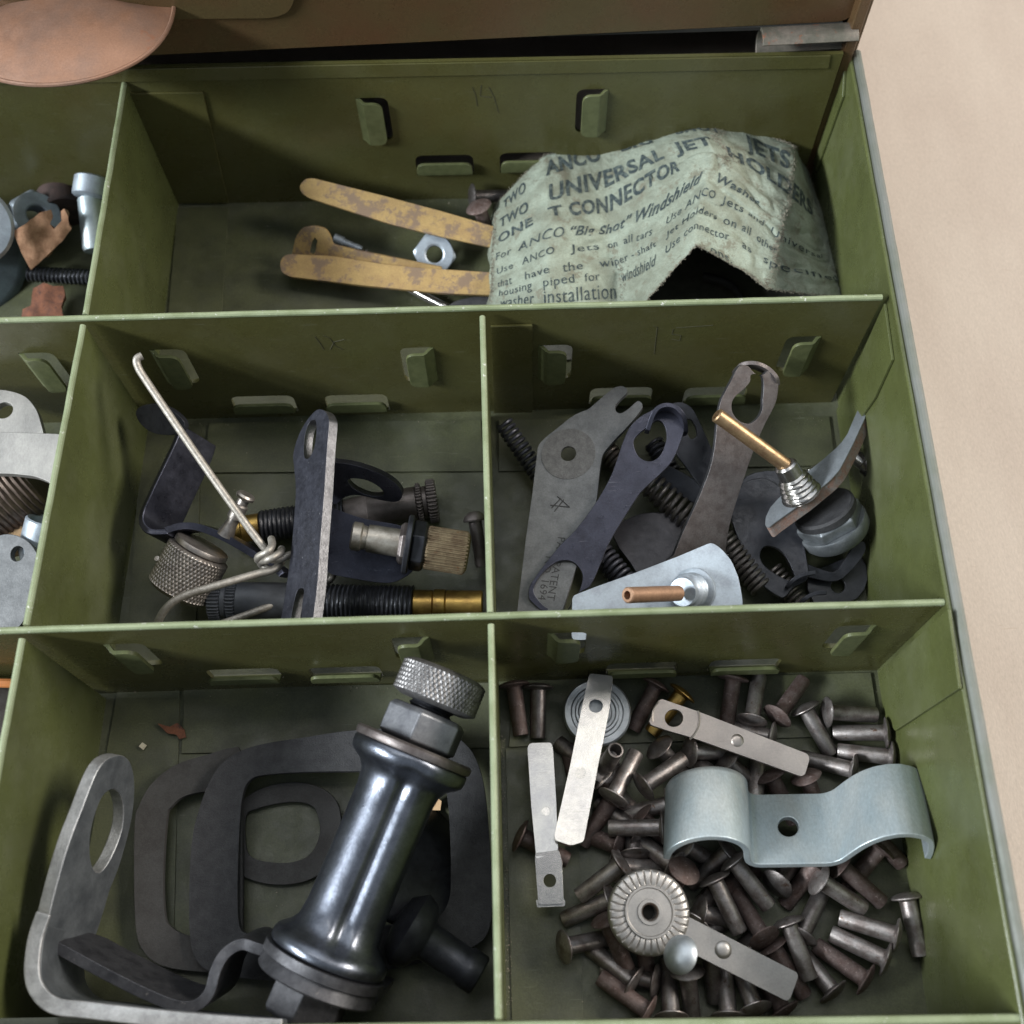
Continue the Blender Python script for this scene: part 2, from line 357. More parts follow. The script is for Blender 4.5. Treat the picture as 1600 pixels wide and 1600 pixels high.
# copper cup handle on that front
hc = FP.px(90, -10)[0]
hz = 15.5
hd = thing('cup_handle', 'aged copper coloured cup pull on the cabinet front at the top left', 'handle', FP.pt(hc, hz))
vs = []; fs = []; NA, NB = 40, 14
for s_ in (0, 1):
    for i in range(NA + 1):
        th = PI * i / NA
        for j in range(NB + 1):
            q = j / NB * PI / 2
            R_ = 1 - .04 * s_
            xx = -math.cos(th) * 27.5 * R_ * (0.45 + .55 * (j / NB) ** .7)
            out_ = math.sin(th) ** .8 * 25.5 * R_ * (j / NB)
            zz = (4.5 * (1 - (j / NB) ** 2.5) - 1.6 * s_) * math.sin(th) ** .4
            vs.append(FP.pt(hc + xx, hz + zz, out_ + .1))
W_ = NB + 1; K = (NA + 1) * W_
for i in range(NA):
    for j in range(NB):
        q = (i * W_ + j, i * W_ + j + 1, (i + 1) * W_ + j + 1, (i + 1) * W_ + j); fs.append(q); fs.append(tuple(k + K for k in q[::-1]))
    fs.append((i * W_ + NB, i * W_ + NB + K, (i + 1) * W_ + NB + K, (i + 1) * W_ + NB))
MB().add(vs, fs).build('cup', COPPER, hd, ang=60)
lip = [FP.pt(hc - math.cos(PI * i / 40) * 27.5, hz, math.sin(PI * i / 40) ** .8 * 25.5) for i in range(41)]
MB().tube(lip, .55, 8).build('rolled_lip', COPPER, hd)
MB().plate(rounded([(hc - 33, hz - 2), (hc + 33, hz - 2), (hc + 24, hz + 22), (hc - 24, hz + 22)], 5), [], FP.lift(.9), .8).build('back_plate', COPPER, hd, .2)
# rolled metal stop at the right end of the rail
p0 = at(1186, 72, 57); p1 = at(1334, 64, 57)
prof = []
for i in range(17):
    an = math.radians(200 - i * 14); prof.append((-math.cos(an) * 0 - 4.2 * math.cos(math.radians(250 - i * 13)) * 1, 4.2 * math.sin(math.radians(250 - i * 13))))
path = [p0 + Vector((0, y, z)) for y, z in prof]
MB().ribbon(path[::-1], p1 - p0, 1.0).build('rail_clip', M('worn_clip', (.13, .125, .10), (.22, .19, .16), .45, .4, .2, bump=.5, bsc=2, spots=(.22, .10, .06), ssc=.25, sth=.56, fine=.3), cab, .15)

# ================================================================== THE OPEN DRAWER
H = 50
d0 = Vector((0, -40, zt))
dr = thing('drawer', 'open olive green steel parts drawer divided into compartments of small hardware', 'drawer', d0)
xR = 97.6
MB().box((-215, -182, -1.2), (xR + 4, 82, 0)).build('floor_panel', OLIVE_F, dr)
def wall(name, pl, x0, x1, ytop, ybot, holes, t=1.1, mat=OLIVE_B):
    return MB().plate([(x0, ybot), (x1, ybot), (x1, ytop), (x0, ytop)], holes, pl, t).build(name, mat, dr)
def slot(pl, u, v, ori, flip=False, w=17.5, h=8.5, vh=16.5, vw=9):
    cx, cy_ = pl.px(u, v)
    if ori == 'h': ww, hh = w, h
    else: ww, hh = vw, vh
    return (cx, cy_, ww, hh, ori, flip)
def hole_poly(s):
    cx, cy_, ww, hh, ori, flip = s
    p = [(cx - ww / 2, cy_ - hh / 2), (cx + ww / 2, cy_ - hh / 2), (cx + ww / 2, cy_ + hh / 2), (cx - ww / 2, cy_ + hh / 2)]
    sk = (0, 1) if ori == 'h' else ((1, 2) if flip else (0, 3))
    return rounded(p, 2.6, 5, sk)
def add_tab(s, pl, parent):
    cx, cy_, ww, hh, ori, flip = s
    g = .35
    if ori == 'h':
        o = rounded([(cx - ww / 2 + g, cy_ - hh / 2), (cx + ww / 2 - g, cy_ - hh / 2), (cx + ww / 2 - g, cy_ + hh / 2 - 1.6), (cx - ww / 2 + g, cy_ + hh / 2 - 1.6)], 2.6, 5, (0, 1))
        def fn(x, y): k = min(1, max(0, (y - (cy_ - hh / 2)) / 2.6)); return 2.3 * k * k * (3 - 2 * k)
    elif not flip:   # attached on the left
        o = rounded([(cx - ww / 2, cy_ - hh / 2 + g), (cx + ww / 2 - 1.6, cy_ - hh / 2 + g), (cx + ww / 2 - 1.6, cy_ + hh / 2 - g), (cx - ww / 2, cy_ + hh / 2 - g)], 2.8, 5, (0, 3))
        def fn(x, y): k = min(1, max(0, (x - (cx - ww / 2)) / 2.6)); return 2.3 * k * k * (3 - 2 * k)
    else:
        o = rounded([(cx - ww / 2 + 1.6, cy_ - hh / 2 + g), (cx + ww / 2, cy_ - hh / 2 + g), (cx + ww / 2, cy_ + hh / 2 - g), (cx - ww / 2 + 1.6, cy_ + hh / 2 - g)], 2.8, 5, (1, 2))
        def fn(x, y): k = min(1, max(0, ((cx + ww / 2) - x) / 2.6)); return 2.3 * k * k * (3 - 2 * k)
    MB().plate(o, [], pl, .9, .9, fn).build('tab', TABM, parent, .18)
def rim_tube(name, a, b, r=.75, mat=RIM, parent=None):
    n = 60; P = []
    for i in range(n + 1):
        p = a.lerp(b, i / n); P.append(p + Vector((0, 0, noise.noise(p * .15) * .18)))
    return MB().tube(P, r, 10).build(name, mat, parent or dr)
def pencil(strokes, pl, parent):
    m = MB()
    for st in strokes: m.tube([pl.pt(*pl.px(u, v), .02) for u, v in st], .10, 5)
    m.build('pencil_mark', PENCIL, parent)

# back wall (with a folded hem along its top)
yB = at(197, 128, 50).y
PB = vert(at(190, 106, 54.8), at(1318, 84, 54.8))
zb = 54.8
sl = [slot(PB, 586, 187, 'v'), slot(PB, 924, 174, 'v', True), slot(PB, 695, 258, 'h'), slot(PB, 826, 254, 'h')]
bw = wall('back_wall', PB, -115, PB.px(1318, 84)[0], 0, -zb, [hole_poly(s) for s in sl])
for s in sl: add_tab(s, PB, bw)
MB().plate([(-115, -4.6), (PB.px(1296, 100)[0], -4.6), (PB.px(1296, 90)[0], -.1), (-115, -.1)], [], PB.lift(.55), .5).build('folded_hem', OLIVE_B, bw, .2)
pencil([[(738, 136), (743, 148), (746, 166)], [(752, 133), (750, 150), (768, 152)], [(764, 136), (772, 152), (779, 176)]], PB, bw)
# dark back of the drawer behind the slots is the cabinet itself
# cross dividers
def cross(u0, v0, u1, v1, slots, name='cross_divider'):
    A = at(u0, v0, H); B = at(u1, v1, H); pl = vert(A, B)
    sl = [slot(pl, *s) for s in slots]
    L = (B - A).length
    o = MB().plate([(0, -H), (L, -H), (L, -.4), (0, -.4)], [hole_poly(s) for s in sl], pl, 1.1).build(name, OLIVE_B, dr)
    for s in sl: add_tab(s, pl, o)
    off = pl.ez * -.55
    r = rim_tube('rim', A + off + Vector((0, 0, -.3)), B + off + Vector((0, 0, -.3)), .78, RIM, o)
    return pl, o
P1, D1 = cross(-330, 511.5, 1379, 466.5, [(75, 578, 'v', False), (275, 573, 'v', False), (655, 570, 'v', True), (413, 631, 'h'), (558, 629, 'h'),
    (867, 566, 'v', False), (1246, 553, 'v', True), (970, 618, 'h'), (1117, 617, 'h')])
P2, D2 = cross(-330, 998.5, 1476, 944, [(210, 1023, 'v', False), (645, 1013, 'v', True), (382, 1053, 'h'), (540, 1050, 'h'),
    (885, 1006, 'v', False), (1325, 995, 'v', True), (1003, 1043, 'h'), (1163, 1038, 'h')])
P4, D3 = cross(-330, 1614, 1600, 1585.5, [])
pencil([[(492, 526), (500, 536), (506, 546)], [(505, 524), (515, 528), (524, 540), (536, 546)], [(516, 546), (522, 534), (538, 530)]], P1, D1)
pencil([[(1021, 509), (1027, 511), (1022, 553)], [(1052, 514), (1050, 522), (1064, 524), (1062, 532), (1050, 530)], [(1056, 512), (1085, 510), (1114, 508)]], P1, D1)

# long dividers (segments between the cross dividers)
def seg(pts, ext=1.2):
    for (u0, v0), (u1, v1) in pts:
        A = at(u0, v0, H); B = at(u1, v1, H)
        pl = vert(A, B); L = (B - A).length
        o = MB().plate([(.8, -H), (L - .8, -H), (L - .8, -.4), (.8, -.4)], [], pl, 1.1).build('long_divider', OLIVE, dr)
        off = pl.ez * -.55
        rim_tube('rim', A.lerp(B, .01) + off + Vector((0, 0, -.5)), A.lerp(B, .985) + off + Vector((0, 0, -.5)), .72, RIM, o)
seg([((197, 126), (135, 497)), ((133, 503), (42, 984)), ((38, 992), (-72, 1600)), ((757, 489), (770, 964)), ((771, 969), (784, 1602))])
# right side wall with rolled outer hem
P5 = vert(at(1477, 944, H), at(1326, 96, H))     # inner face of the side wall, from front to back
xs_ = sorted([P5.px(1599, 1620)[0], P5.px(1323, 92)[0]])
far_hi = P5.pt(xs_[1], 0).y > P5.pt(xs_[0], 0).y
xa, xb = (xs_[0] - 30, xs_[1]) if far_hi else (xs_[0], xs_[1] + 30)
def box_on(pl, x0, x1, y0, y1, z0, z1):
    return MB().plate([(x0, y0), (x1, y0), (x1, y1), (x0, y1)], [], pl.lift(z1), z1 - z0)
rw = box_on(P5, xa, xb, -H, .3, -1.2, 0).build('right_wall', OLIVE, dr)
box_on(P5, xa, xb, -11, 1.1, -2.6, -1.25).build('outer_hem', OLIVE, rw, .4)
A = P5.pt(xa, 1.0, -2.2); B = P5.pt(xb, 1.0, -2.2)
rim_tube('rolled_edge', A, B, 1.15, RIMG, rw)
rim_tube('inner_edge', P5.pt(xa, .3, -.6), P5.pt(xb, .3, -.6), .62, OLIVE, rw)
# sheet flanges: corner plates on walls and floor
def fl(pl, px, name, parent, h=.8, t=.7, mat=OLIVE, r=0): MB().pplate(px, [], pl.lift(h), t, r=r).build(name, mat, parent, .15)
fl(P5, [(1303, 97), (1319, 100), (1316, 151), (1275, 266), (1258, 225), (1266, 175)], 'corner_flange', rw)
fl(P5, [(1381, 474), (1393, 562), (1366, 622), (1312, 700), (1302, 652)], 'corner_flange', rw)
fl(P5, [(1481, 952), (1498, 1076), (1398, 1142), (1382, 1120), (1372, 1050)], 'corner_flange', rw)
fl(PB, [(203, 147), (317, 145), (357, 318), (278, 318)], 'wall_flange', bw, mat=OLIVE_B)
fl(P1, [(767, 511), (832, 509), (832, 655), (772, 656)], 'wall_flange', D1, mat=OLIVE_B)
F0 = flat(0)
fp = [c for c in dr.children if c.name.startswith('floor_panel')][0]
fl(F0, [(277, 324), (357, 323), (346, 500), (262, 500)], 'floor_flange', fp, .7, .6, OLIVE_F)
fl(F0, [(326, 661), (752, 656), (756, 736), (319, 738)], 'floor_flange', fp, .8, .6, OLIVE_F)
fl(F0, [(222, 664), (315, 663), (306, 975), (200, 980)], 'floor_flange', fp, .6, .5, OLIVE_F)
fl(F0, [(779, 656), (1296, 650), (1306, 727), (779, 736)], 'floor_flange', fp, .8, .6, OLIVE_F)
fl(F0, [(288, 1075), (764, 1067), (768, 1168), (283, 1177)], 'floor_flange', fp, .8, .6, OLIVE_F)
fl(F0, [(184, 1076), (281, 1075), (268, 1600), (90, 1600)], 'floor_flange', fp, .5, .4, OLIVE_F)
fl(F0, [(800, 1066), (1361, 1051), (1376, 1148), (795, 1167)], 'floor_flange', fp, .8, .6, OLIVE_F)
fl(F0, [(790, 1170), (902, 1170), (911, 1600), (800, 1600)], 'floor_flange', fp, .4, .3, OLIVE_F)
# grit lying along the corners of the floor
g = MB()
for i in range(1500):
    k = random.random()
    if k < .4: p = at(random.uniform(200, 1290), random.gauss([323, 662, 1078][i % 3] , 5), .0)
    elif k < .6: t = random.random(); p = at(784 + 12 * t + random.gauss(0, 2.5), 1150 + 420 * t, 0)
    elif k < .75: t = random.random(); p = at(1372 + 96 * t - abs(random.gauss(0, 4)), 1060 + 520 * t, 0)
    else: p = at(random.uniform(280, 1440), random.choice([random.uniform(330, 470), random.uniform(670, 950), random.uniform(1090, 1570)]), 0)
    if p.x > 96 or p.x < -200: continue
    r = random.uniform(.06, .26)
    vs = [p + Vector((random.uniform(-r, r), random.uniform(-r, r), random.uniform(.7, .9 + r))) for _ in range(4)]
    g.add(vs, [(0, 1, 2), (0, 2, 3), (0, 3, 1), (1, 3, 2)])
go = g.build('floor_grit', M('grit', (.36, .33, .26), (.18, .13, .09), .9, sc=2), sharp=None) if False else g.build('floor_grit', M('grit', (.36, .33, .26), (.18, .13, .09), .9, sc=2))
go['kind'] = 'stuff'

# ================================================================== BACK COMPARTMENT
def helix(A, B, r, turns, n=14, ex=None):
    A = Vector(A); B = Vector(B); d = (B - A); L = d.length; d.normalize(); u = d.orthogonal().normalized(); v = d.cross(u); P = []
    N = int(turns * n)
    for i in range(N + 1):
        a = 2 * PI * i / n; P.append(A + d * (L * i / N) + (u * math.cos(a) + v * math.sin(a)) * r)
    return P
def thread_prof(r, L, step=.22): return [(r, i * L / max(1, int(L / step))) for i in range(int(L / step) + 1)]
def thread_fn(p, d): 
    def f(a, h, r):
        t = (h / p + a / (2 * PI)) % 1; return r - d * abs(2 * t - 1) * 1.0
    return f
def knurl_fn(n, p, d):
    def f(a, h, r):
        s1 = (n * a / (2 * PI) + h / p) % 1; s2 = (n * a / (2 * PI) - h / p) % 1
        return r - d * max(1 - abs(2 * s1 - 1) * 1.6, 1 - abs(2 * s2 - 1) * 1.6, 0)
    return f
def spline_fn(n, d):
    def f(a, h, r):
        s1 = (n * a / (2 * PI)) % 1; return r - d * min(1, max(0, 2.2 * abs(2 * s1 - 1) - .6))
    return f
def hexprof(R, h): return R

# crumpled printed paper bag
CX = [[(775,318),(772,338),(771,362),(769,385),(768,410),(768,432),(767,452),(765,470),(760,500)],
      [(850,243),(855,272),(857,312),(863,337),(857,372),(856,396),(858,426),(860,452),(862,500)],
      [(930,220),(940,250),(948,290),(951,330),(950,365),(955,387),(962,415),(966,440),(970,500)],
      [(1015,207),(1022,224),(1035,247),(1040,277),(1030,330),(1022,365),(1022,387),(1020,415),(1008,472)],
      [(1090,197),(1100,208),(1110,226),(1115,243),(1106,275),(1099,305),(1091,333),(1087,356),(1088,384)],
      [(1160,194),(1170,232),(1180,264),(1176,288),(1174,312),(1167,334),(1162,360),(1160,385),(1163,424)],
      [(1240,228),(1240,262),(1235,303),(1229,330),(1223,352),(1217,374),(1213,396),(1208,418),(1200,452)],
      [(1250,238),(1262,290),(1270,335),(1273,360),(1275,385),(1278,402),(1286,420),(1298,437),(1300,464)],
      [(1257,246),(1271,292),(1287,335),(1297,362),(1304,385),(1312,402),(1320,420),(1328,440),(1339,468)]]
ZC = [13, 26, 21, 30, 38, 34, 32, 19, 11]
ZR = [.72, .88, .96, 1, 1.0, 1.0, 1.0, 1.0, .98]
GR = [[at(u, v, ZC[c] * ZR[r]) for r, (u, v) in enumerate(col)] for c, col in enumerate(CX)]
def bag(s, t):
    s = max(0, min(7.9999, s)); t = max(0, min(7.9999, t)); i = int(s); j = int(t); a = s - i; b = t - j
    # folds stay sharp: blend between smooth and straight interpolation
    g = lambda c, r: GR[max(0, min(8, c))][max(0, min(8, r))]
    rows = []
    for c in range(i - 1, i + 3): rows.append(cr(g(c, j - 1), g(c, j), g(c, j + 1), g(c, j + 2), b))
    sm = cr(*rows, a); ln = rows[1].lerp(rows[2], a); k = .15 if i in (5, 6) or i in (3, 4) else .35
    p = ln.lerp(sm, k)
    q = Vector((s * 1.0, t * .8, 3.3))
    edge = min(1, min(s, 8 - s, t, 8 - t) * 1.2 + .25)
    n1 = noise.noise(q * .9) * .8 + noise.turbulence(q * 2.6, 3, False) * .45 - .2 + (max(0, .22 - abs(noise.noise(q * 1.1 + Vector((7, 1, 0)))))) * -3.2
    p = p + Vector((0, -.25, 1)) * n1 * edge
    return p
NS, NT = 170, 120
vs = []; fs = []
for i in range(NS + 1):
    for j in range(NT + 1):
        s_, t_ = i * 8 / NS, j * 8 / NT
        jit = .07 * noise.noise(Vector((i * .5, j * .5, 0)))
        if j in (0, NT): t_ += jit * 2
        if i in (0, NS): s_ += jit
        vs.append(bag(s_, t_))
W_ = NT + 1; K = len(vs)
und = []
for i in range(NS + 1):
    for j in range(NT + 1): und.append(vs[i * W_ + j] + Vector((0, .15, -.35)))
for i in range(NS):
    for j in range(NT):
        q = (i * W_ + j, i * W_ + j + 1, (i + 1) * W_ + j + 1, (i + 1) * W_ + j); fs.append(q); fs.append(tuple(k + K for k in q[::-1]))
for i in range(NS):
    for j in (0, NT): a_, b_ = i * W_ + j, (i + 1) * W_ + j; fs.append((a_, b_, b_ + K, a_ + K))
for j in range(NT):
    for i in (0, NS): a_, b_ = i * W_ + j, i * W_ + j + 1; fs.append((a_, b_, b_ + K, a_ + K))
bg = thing('printed_bag', 'crumpled pale green printed paper bag with frayed edges in the back compartment', 'bag', at(1040, 380, 0))
MB().add(vs + und, fs).build('front_sheet', PAPER, bg, ang=180)
# the hidden back and lower sheet of the bag: hangs from the top edge to the floor, open at the front
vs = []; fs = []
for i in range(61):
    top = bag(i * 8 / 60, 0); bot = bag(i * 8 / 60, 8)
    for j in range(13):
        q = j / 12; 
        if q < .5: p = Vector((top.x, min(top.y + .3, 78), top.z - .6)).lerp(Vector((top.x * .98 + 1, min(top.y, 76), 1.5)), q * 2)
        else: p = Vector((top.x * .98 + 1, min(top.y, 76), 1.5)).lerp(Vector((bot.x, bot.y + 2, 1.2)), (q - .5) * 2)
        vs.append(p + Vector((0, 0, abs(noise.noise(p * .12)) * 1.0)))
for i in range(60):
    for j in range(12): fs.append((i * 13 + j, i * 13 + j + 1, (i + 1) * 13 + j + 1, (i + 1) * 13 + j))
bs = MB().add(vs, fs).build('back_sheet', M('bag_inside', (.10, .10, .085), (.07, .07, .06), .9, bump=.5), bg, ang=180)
# side gusset on the left: pale edge seen beside the front sheet
vs = []; fs = []
for j in range(25):
    p = bag(0, j * 8 / 24); vs += [p + Vector((-.05, .1, -.2)), Vector((p.x - 1.2 - .6 * math.sin(j), p.y + 1, max(.5, p.z - 7))), Vector((p.x + 1, p.y + 1, .6))]
for j in range(24):
    for k in (0, 1): a_ = j * 3 + k; fs.append((a_, a_ + 1, a_ + 4, a_ + 3))
MB().add(vs, fs).build('side_gusset', PAPER, bg, ang=180)
# frayed fuzz along edges and worn folds
def strand(m, p, L, r):
    d = Vector((random.gauss(0, 1), random.gauss(0, 1), random.uniform(-.2, 1))).normalized(); d2 = (d + Vector((random.gauss(0, .8), random.gauss(0, .8), random.gauss(0, .5)))).normalized()
    a = p; b = p + d * L * .5; c = b + d2 * L * .5; s = d.orthogonal().normalized() * r; s2 = d.cross(s).normalized() * r
    m.add([a + s, a - s, a + s2, b + s, b - s, b + s2, c], [(0, 1, 4, 3), (1, 2, 5, 4), (2, 0, 3, 5), (3, 4, 6), (4, 5, 6), (5, 3, 6)])
fz = MB()
for k in range(5200):
    q = random.random()
    if q < .30: s_, t_ = random.uniform(0, 8), random.gauss(.02, .04)
    elif q < .48: s_, t_ = random.uniform(3.0, 8), 8 - abs(random.gauss(0, .05))
    elif q < .58: s_, t_ = abs(random.gauss(0, .04)), random.uniform(0, 8)
    elif q < .68: s_, t_ = 8 - abs(random.gauss(0, .05)), random.uniform(0, 8)
    elif q < .86: t_ = random.uniform(0, 8); s_ = 6.0 + random.gauss(0, .06) + .05 * math.sin(t_ * 3)
    elif q < .96: t_ = random.uniform(0, 3.2); s_ = 4.35 + random.gauss(0, .09) + .1 * math.sin(t_ * 4)
    else: t_ = random.uniform(5.5, 8); s_ = 2.1 + random.gauss(0, .06)
    strand(fz, bag(s_, t_) + Vector((0, 0, .05)), random.uniform(.3, 1.1), random.uniform(.04, .08))
fo = fz.build('frayed_fibres', FIBRE, bg); fo['kind'] = 'stuff'
def print_word(txt, row, s0, s1, cap, bold=.0, slant=0, split=0):
    cu = bpy.data.curves.new('printed_text', 'FONT'); cu.body = txt; cu.size = 1; cu.offset = bold; cu.resolution_u = 3; cu.shear = slant; cu.space_character = 1.08
    to = bpy.data.objects.new('tmp', cu); COL.objects.link(to); bpy.context.view_layer.update()
    me = bpy.data.meshes.new_from_object(to.evaluated_get(bpy.context.evaluated_depsgraph_get()))
    bpy.data.objects.remove(to); bm = bmesh.new(); bm.from_mesh(me); bpy.data.meshes.remove(me)
    x0 = min(v.co.x for v in bm.verts); x1 = max(v.co.x for v in bm.verts)
    bmesh.ops.triangulate(bm, faces=bm.faces)
    for _ in range(2):
        k = (s1 - s0) / (x1 - x0)
        lg = [e for e in bm.edges if e.calc_length() * k > .09 or e.calc_length() * cap > .2]
        if lg: bmesh.ops.subdivide_edges(bm, edges=lg, cuts=1); bmesh.ops.triangulate(bm, faces=bm.faces)
    V = []
    for v in bm.verts:
        s_ = s0 + (v.co.x - x0) / (x1 - x0) * (s1 - s0); t_ = row - v.co.y / .73 * cap
        e = .02; p = bag(s_, t_); n = (bag(s_ + e, t_) - p).cross(bag(s_, t_ + e) - p)
        if n.length > 0: n.normalize()
        if n.dot(Vector(CAM) - p) < 0: n = -n
        V.append(p + n * .16)
    F = [tuple(v.index for v in f.verts) for f in bm.faces]; bm.free()
    o = MB().add(V, F).build('printed_text', INK, bg, ang=180)
for a_ in [('TWO', 1.0, .2, .62, .55, .02), ('ANCO', 1.02, .98, 2.0, .70, .03), ('BIG', .9, 2.4, 3.0, .75, .03), ('SHOT', .62, 3.5, 4.45, .5, .03), ('JETS', 1.05, 4.95, 5.92, .66, .03),
           ('TWO', 2.0, .14, .66, .62, .02), ('UNIVERSAL', 2.02, 1.02, 3.05, .68, .03), ('JET', 1.98, 3.3, 4.08, .82, .03), ('HOLDERS', 2.05, 4.4, 7.0, .66, .03),
           ('ONE', 3.0, .12, .7, .66, .02), ('T', 3.0, .95, 1.18, .66, .03), ('CONNECTOR', 3.0, 1.3, 3.3, .72, .03),
           ('For', 4.0, .1, .38, .5, .0), ('ANCO', 4.0, .5, 1.25, .5, .0), ('“Big Shot”', 4.0, 1.35, 2.45, .5, .02, .25), ('Windshield', 4.0, 2.52, 3.85, .5, .02, .2), ('Washer', 4.0, 4.2, 5.25, .55, .02, .2),
           ('Use', 5.0, .12, .42, .52, 0), ('ANCO', 5.0, .58, 1.1, .52, 0), ('Jets', 5.0, 1.35, 1.8, .52, 0), ('on', 5.0, 1.95, 2.15, .52, 0), ('all', 5.0, 2.3, 2.5, .55, 0), ('cars', 5.0, 2.6, 2.95, .52, 0),
           ('Use ANCO', 5.0, 3.25, 4.25, .50, 0), ('Jets and', 5.0, 4.4, 5.5, .50, 0), ('Universal', 5.0, 5.75, 7.2, .5, 0),
           ('that', 6.0, .14, .4, .55, 0), ('have', 6.0, .62, 1.0, .55, 0), ('the', 6.0, 1.2, 1.5, .55, 0), ('wiper - shaft', 6.0, 1.75, 3.05, .55, 0),
           ('Jet Holders', 6.0, 3.28, 4.4, .52, 0), ('on all', 6.0, 4.55, 5.2, .52, 0), ('other', 6.0, 5.4, 6.0, .52, 0),
           ('housing', 6.82, .18, .72, .62, 0), ('piped', 6.82, .9, 1.35, .62, 0), ('for', 6.82, 1.5, 1.72, .62, 0), ('windshield', 7.05, 2.1, 3.05, .6, 0),
           ('Use connector', 7.0, 3.3, 4.7, .52, 0), ('as', 7.0, 5.0, 5.3, .52, 0), ('specified', 7.0, 5.7, 7.3, .52, 0),
           ('washer', 7.4, .22, .75, .45, 0), ('installation', 7.4, .9, 1.95, .45, 0), ('ons.', 7.9, 4.3, 4.75, .5, 0)]:
    a_ = list(a_); a_[4] *= .9; print_word(*a_)
# dark curved hose piece inside the mouth of the bag
tb = MB().tube(spline([at(1098, 432, 8), at(1130, 440, 8), at(1150, 455, 7), at(1170, 490, 6)], 8), 1.3, 12).build('rubber_tube', RUBBER)
tag(tb, 'short dark rubber tube inside the black mouth of the green paper bag', 'tube')

# tarnished brass strips
def strip_px(name, cl, half, z, mat, t, label, cat, **k):
    pass
pl = P3((480, 290, 17), (760, 370, 10), (480, 320, 15))
o = MB().pplate([(488, 278), (476, 280), (468, 290), (470, 300), (482, 309), (610, 350), (690, 370), (775, 388), (800, 392), (800, 360), (765, 352), (690, 330), (600, 306)], [], pl, .9, r=2).build('brass_strip', TARN, None, .2)
tag(o, 'tarnished brass strip leaning higher up, its rounded end nearest the back wall', 'strip')
bt = thing('slotted_brass_clip', 'tarnished brass strip with a slotted ear, below the other brass strip', 'clip', at(600, 425, 0))
pl = P3((450, 415, 7), (760, 445, 9), (450, 430, 6.5))
MB().pplate([(450, 397), (441, 402), (437, 414), (440, 425), (452, 432), (560, 445), (690, 458), (800, 462), (800, 428), (760, 425), (660, 419), (600, 413), (520, 400)], [], pl, 1.0, r=2.5).build('strip', TARN, bt, .2)
pl = P3((470, 400, 6), (640, 415, 8), (480, 360, 13))
MB().pplate([(455, 402), (462, 370), (472, 356), (490, 353), (508, 357), (517, 370), (519, 382), (560, 392), (640, 408), (690, 418), (690, 424), (560, 412)], [[(483, 396), (487, 378), (492, 371), (496, 376), (493, 392), (490, 398)]], pl, .9, r=1.2).build('ear', TARN, bt, .15)
# plain nut
def nut(name, A, B, R, hole, mat, parent=None, th=None, rot=0, bev=.25):
    """hexagonal nut with a threaded hole; axis A->B, R corner radius"""
    A = Vector(A); B = Vector(B); L = (B - A).length
    def hx(a, h, r):
        if r < R * .75: return r
        s = (a + rot) % (PI / 3) - PI / 6; return min(r, R * .866 / math.cos(s))
    n = 48
    prof = [(hole, .3), (hole + .5, 0), (R * .84, 0), (R * 1.0, L * .16), (R * 1.0, L * .84), (R * .84, L), (hole + .5, L), (hole, L - .3)]
    k = int(L / .3)
    prof += [(hole + (.18 if i % 2 else 0), L - .3 - (L - .6) * i / k) for i in range(1, k + 1)]
    m = MB().lathe(prof, A, B, n, hx)
    # close the loop end (drop the two cap polygons)
    m.f = [f for f in m.f if len(f) <= 4]
    return m.build(name, mat, parent, 0, ang=28)
pn = P3((680, 397, 7), (712, 392, 7), (680, 420, 5.4))
c = at(679, 397, 6.5)
o = nut('hex_nut', c, c - (pn.ez + Vector((0, -.25, 0))).normalized() * 3.2, 6.6, 2.6, ZINC, rot=.3)
tag(o, 'plain zinc hex nut between the two tarnished brass strips', 'nut')
# rivet builder (used again for the rivet heap)
RP = [(0, 1.1), (1.2, 1.05), (2.4, .8), (3.4, .4), (3.85, .1), (3.9, -.12), (3.6, -.34), (2.3, -.45), (1.97, -.8), (1.93, -12.3), (1.8, -12.65), (1.45, -12.7), (1.28, -12.4), (1.2, -8.6), (0, -8.3)]
def rivet_mesh(mat, wob):
    m = MB(); k = random.random() * 9
    m.lathe(RP, (0, 0, 0), (0, 0, 1), 24, (lambda a, h, r: r * (1 + wob * noise.noise(Vector((math.cos(a) * 1.5, math.sin(a) * 1.5, h * .35 + k))))))
    me = m.mesh('rivet', mat, Vector((0, 0, 0)), 40); return me
RM = {0: [rivet_mesh(STEEL, .02), rivet_mesh(STEEL, .05)], 1: [rivet_mesh(STEELR, .05), rivet_mesh(STEELR, .10)], 2: [rivet_mesh(BRASS, .05)]}
def rivet(h, t, kind, label, lvl=0, sgn=-1, group='tubular rivets in the front compartment', Lr=12.7):
    zh = 4.1 + lvl; Hh = at(*h, zh); best = None
    z = 2.0
    cand = []
    zz = max(2.0, zh - 12.5) if sgn < 0 else zh
    zt_ = zh - 1.8 if sgn < 0 else zh + 14
    k = 0
    while k <= 60:
        z = zz + (zt_ - zz) * k / 60; T = at(*t, z); cand.append((abs((T - Hh).length - Lr), -k, T)); k += 1
    cand.sort(key=lambda c: c[0]); T = cand[0][2]
    d = (T - Hh).normalized(); q = (-d).to_track_quat('Z', 'Y')
    o = bpy.data.objects.new('rivet', random.choice(RM[kind])); COL.objects.link(o)
    o.location = Hh * S; o.rotation_mode = 'QUATERNION'
    from mathutils import Quaternion
    o.rotation_quaternion = q @ Quaternion((0, 0, 1), random.uniform(0, 6.28))
    if Lr != 12.7: o.scale = (1, 1, Lr / 12.7)
    tag(o, label, 'rivet', group); return o
rivet((738, 307), (800, 306), 0, 'steel rivet lying by the bag\'s left edge, head toward the brass strips', 4, group='rivets beside the paper bag')
